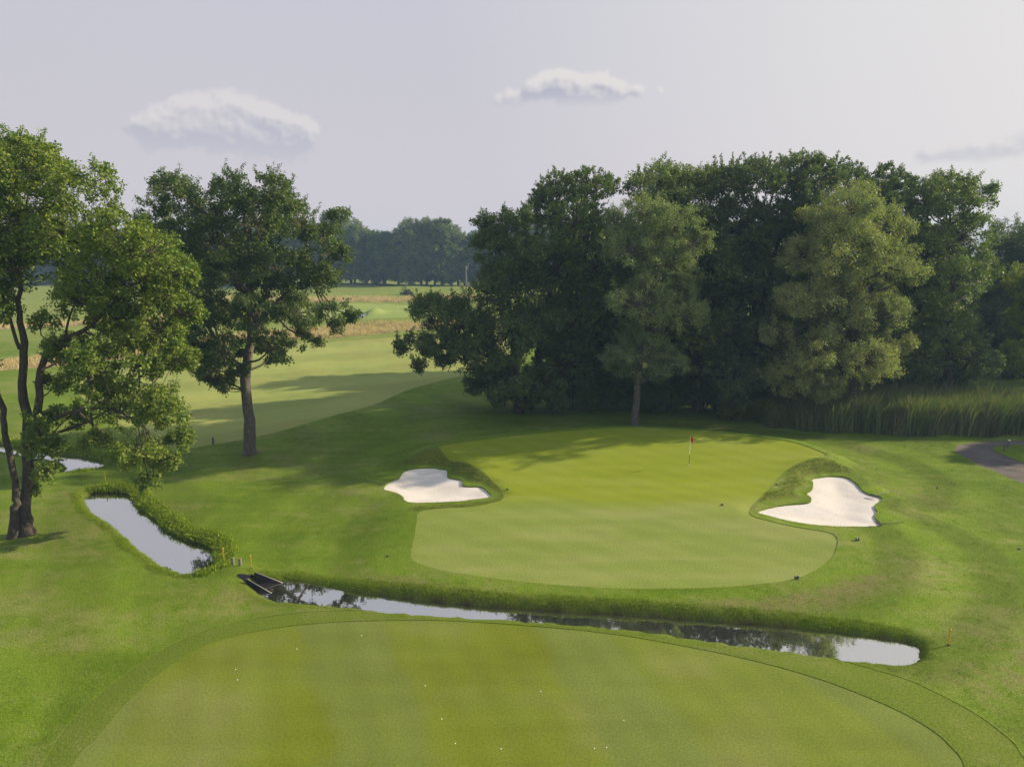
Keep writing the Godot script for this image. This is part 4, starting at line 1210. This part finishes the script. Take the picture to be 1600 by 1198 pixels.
	for i in 15000:
		var right := i % 2 == 1
		var x := rng.randf_range(12.5, 26.0) if right else rng.randf_range(-10.5, 1.0)
		var z := rng.randf_range(-48.5, -35.5)
		var s := sample(fields.sand_right if right else fields.sand_left, x, z)
		if s < 0.02 or s > 1.7 or sample(fields.green, x, z) < 0.1:
			continue
		var p := on_ground(x, z, -0.01)
		if p.y < 0.5 and s > 0.2:
			continue
		put(lip_grass, facing(Vector3(rng.randfn() * 0.3, 1, rng.randfn() * 0.3).normalized(), rng.randf() * TAU, rng.randf_range(0.7, 1.3) * (0.5 if p.y < 0.55 else 1.0)), p, Color(0.19, 0.24, 0.036) * rng.randf_range(0.7, 1.25))
	tag(scattered("lip_grass", blades(12, 0.11, 0.07, 0.013, 0.8, 6), mats.grass, lip_grass), "shaggy grass on the bunker banks", "grass")
	var rough_grass := [[], []]
	for i in 130000:
		var d := 17.5 + 46.0 * pow(rng.randf(), 1.3)
		var x := rng.randf_range(-40.0, 42.0)
		if minf(sample(fields.near, x, -d), minf(sample(fields.green, x, -d), sample(fields.collar, x, -d))) < 0.1 or minf(sample(fields.sand_left, x, -d), sample(fields.sand_right, x, -d)) < 0.1 or sample(fields.path, x, -d) < 0.1 or sample(fields.fairway, x, -d) < 0.1:
			continue
		var p := on_ground(x, -d, -0.01)
		if p.y < -0.3:
			continue
		var c := turf_colour("ground", p)
		put(rough_grass, facing(Vector3(rng.randfn() * 0.3, 1, rng.randfn() * 0.3).normalized(), rng.randf() * TAU, rng.randf_range(0.6, 1.4)), p, c * rng.randf_range(0.95, 1.2))
	tag(scattered("rough_grass", blades(12, 0.04, 0.1, 0.012, 0.9, 7), mats.grass, rough_grass), "short tufted blades of the mown rough", "grass")
	var tan := [[], []]
	for q in [["fescue_a", -83.0, -4.0, -150.0, -78.0, 14000, 1.0], ["fescue_b", -94.0, -6.0, -215.0, -184.0, 4000, 1.2], ["fescue_c", -127.0, -70.0, -162.0, -127.0, 3000, 1.2]]:
		for i in q[5]:
			var x := rng.randf_range(q[1], q[2])
			var z := rng.randf_range(q[3], q[4])
			if sample(fields[q[0]], x, z) > rng.randfn() * 0.6:
				continue
			put(tan, facing(Vector3(rng.randfn() * 0.2, 1, rng.randfn() * 0.2).normalized(), rng.randf() * TAU, rng.randf_range(0.8, 1.5) * q[6]), on_ground(x, z, -0.02), Color(0.60, 0.47, 0.31).lerp(Color(0.34, 0.32, 0.12), pow(rng.randf(), 3.0)) * rng.randf_range(0.8, 1.1))
	tag(scattered("fescue", blades(16, 0.6, 0.25, 0.04, 0.5, 8), mats.grass, tan), "tall tan fescue in bands across the far course", "grass")
	var reeds := [[], []]
	for i in 5200:
		var x := rng.randf_range(23.5, 58.0)
		var front := lerpf(-60.2, -58.0, smoothstep(22.0, 34.0, x)) + noise_mid.get_noise_2d(x, 3.0) * 0.9
		var z := front - 7.5 * pow(rng.randf(), 1.4)
		var v := rng.randf_range(0.75, 1.2)
		var c := Color(0.15, 0.195, 0.085).lerp(Color(0.30, 0.25, 0.15), pow(rng.randf(), 4.0))
		v *= 1.0 + 0.5 * noise_mid.get_noise_2d(x * 3.0 + 9.0, z * 3.0)
		put(reeds, facing(Vector3(rng.randfn() * 0.11, 1, rng.randfn() * 0.11).normalized(), rng.randf() * TAU, rng.randf_range(0.7, 1.12) * (0.6 + 0.4 * smoothstep(23.0, 30.0, x)) * (1.0 + 0.28 * noise_mid.get_noise_2d(x * 2.0, z * 2.0))), on_ground(x, z, -0.02), c * v)
	tag(scattered("reed_bed", blades(12, 3.3, 0.26, 0.06, 0.36, 9), mats.grass, reeds), "dense bed of tall green reeds before the wood", "reeds")
	print("grass")

	# ------------------------------------------------ small things
	mats.yellow = flat(Color(0.62, 0.40, 0.02), 0.6)
	mats.dark_metal = flat(Color(0.06, 0.06, 0.06), 0.6)
	mats.dark_plastic = flat(Color(0.03, 0.03, 0.035), 0.5)
	mats.black = flat(Color(0.012, 0.012, 0.018), 0.5)
	mats.steel = flat(Color(0.3, 0.29, 0.27), 0.5, 0.6)
	mats.white_paint = flat(Color(0.78, 0.77, 0.72), 0.5)
	mats.blue_grey = flat(Color(0.06, 0.075, 0.12), 0.5)
	mats.old_wood = flat(Color(0.14, 0.125, 0.105), 0.9)
	mats.red = flat(Color(0.50, 0.035, 0.02), 0.8)
	mats.navy = flat(Color(0.03, 0.03, 0.05), 0.8)
	flagstick(12.65, -46.74, 2.13, "white flagstick with a red flag on the two-tier green", mats.red, true)
	flagstick(-29.05, -174.5, 2.4, "tiny dark flag on the distant green", mats.navy, false)
	stake(-28.5, -45.6, "yellow stake at the pond's far end beneath the big left tree")
	stake(-15.1, -33.3, "yellow stake at the pond's near end beside two short posts")
	stake(-13.25, -32.25, "yellow stake standing over the black culvert")
	stake(18.05, -25.6, "yellow stake at the brook's right end")
	short_post(-14.39, -32.75, 0.42, 0.085, "short grey post beside the yellow stakes, nearer the pond", mats.old_wood, "short posts by the culvert")
	short_post(-13.91, -32.5, 0.42, 0.085, "short grey post beside the yellow stakes, nearer the culvert", mats.old_wood, "short posts by the culvert")
	short_post(-25.2, -55.5, 0.55, 0.1, "short dark post by the fairway edge left of the lone tree", mats.dark_metal, "")
	short_post(40.2, -53.6, 0.6, 0.09, "dark bollard at the bend of the cart path", mats.dark_metal, "bollards by the cart path")
	short_post(41.3, -54.7, 0.7, 0.09, "bollard with a white cap beside the cart path", mats.white_paint, "bollards by the cart path")
	culvert(-12.95, -31.3, -0.2, 0.75, "black flared culvert mouth at the brook's left end", mats.steel)
	culvert(-28.3, -44.6, -0.95, 0.5, "dark culvert mouth at the pond's far end", mats.black)
	rake(-8.75, -43.9, 2.6, "dark rake lying at the left bunker's outer edge")
	rake(23.4, -41.75, 0.5, "dark rake at the right bunker's upper right corner")
	rake(21.2, -37.15, 0.15, "dark rake at the right bunker's lower right corner")
	sprinkler(-0.29, -42.5, "sprinkler head beside the left bunker's bank")
	sprinkler(17.6, -43.2, "sprinkler head on the crest of the right bunker's bank")
	sprinkler(12.93, -39.74, "sprinkler head on the neck between the two tiers")
	sprinkler(29.42, -44.87, "sprinkler head on the lawn below the cart path")
	sprinkler(27.6, -34.7, "sprinkler head on the lawn at the right edge")
	sprinkler(-6.55, -33.45, "sprinkler head in the rough left of the two-tier green")
	marker_box(14.0, -31.1, 0.3, "small dark blue marker box at the two-tier green's front right edge")
	marker_box(18.98, -35.15, -0.2, "small dark blue marker box below the right bunker")
	# the far mound's dark shrub
	rng.seed = 61
	var far_bush := thing("shrub", "dark low bush alone on the far slope", "shrub", on_ground(-33.5, -219.0, -0.1))
	var fb := [[], []]
	for i in 60:
		put(fb, facing(Vector3.UP, rng.randf() * TAU, 2.2), Vector3(rng.randfn() * 0.8, absf(rng.randfn()) * 0.5 + 0.2, rng.randfn() * 0.5), Color(0.05, 0.06, 0.03))
	var bst := new_st()
	for k in 5:
		add_tube(bst, [Vector3.ZERO, Vector3(rng.randfn() * 0.6, 1.0, rng.randfn() * 0.4)], [0.06, 0.02], 5)
	obj("stems", done(bst), bark, far_bush)
	scattered("foliage", mats.sprig_broad, mats.leaves_dark, fb, far_bush)
	# golf balls on the foreground green
	var ball := ball_mesh()
	var where := ["above the hole towards the left", "nearest the hole", "below and left of the hole", "low in the middle of the picture", "at the bottom right of the low middle ball", "right of the hole", "of the bottom right pair, the left one", "of the bottom right pair, the right one", "near the green's upper left edge", "far left, the upper of two close balls", "far left, the lower of two close balls", "by the green's top edge"]
	var balls := [[-3.22, -22.69], [1.05, -22.32], [-2.42, -20.85], [-1.86, -19.66], [-0.35, -19.41], [3.84, -20.79], [2.67, -19.45], [3.07, -19.5], [-8.75, -25.16], [-10.71, -23.81], [-10.38, -23.16], [-6.33, -26.11]]
	for i in balls.size():
		var o := obj("golf_ball", ball, mats.white_paint)
		o.position = on_ground(balls[i][0], balls[i][1], 0.0215 - 0.035)
		tag(o, "white golf ball " + where[i], "golf ball", "golf balls on the foreground green")
	var cup := thing("hole_cup", "hole with a white liner in the foreground green", "golf hole", on_ground(1.34, -22.37, -0.033))
	var cst := new_st()
	add_tube(cst, [Vector3(0, 0.0, 0), Vector3(0, 0.006, 0)], [0.062, 0.062], 20, true)
	obj("liner", done(cst), mats.white_paint, cup)
	cst = new_st()
	add_tube(cst, [Vector3(0, 0.004, -0.006), Vector3(0, 0.010, -0.006)], [0.054, 0.054], 20, true)
	obj("opening", done(cst), mats.black, cup)
	print("done")
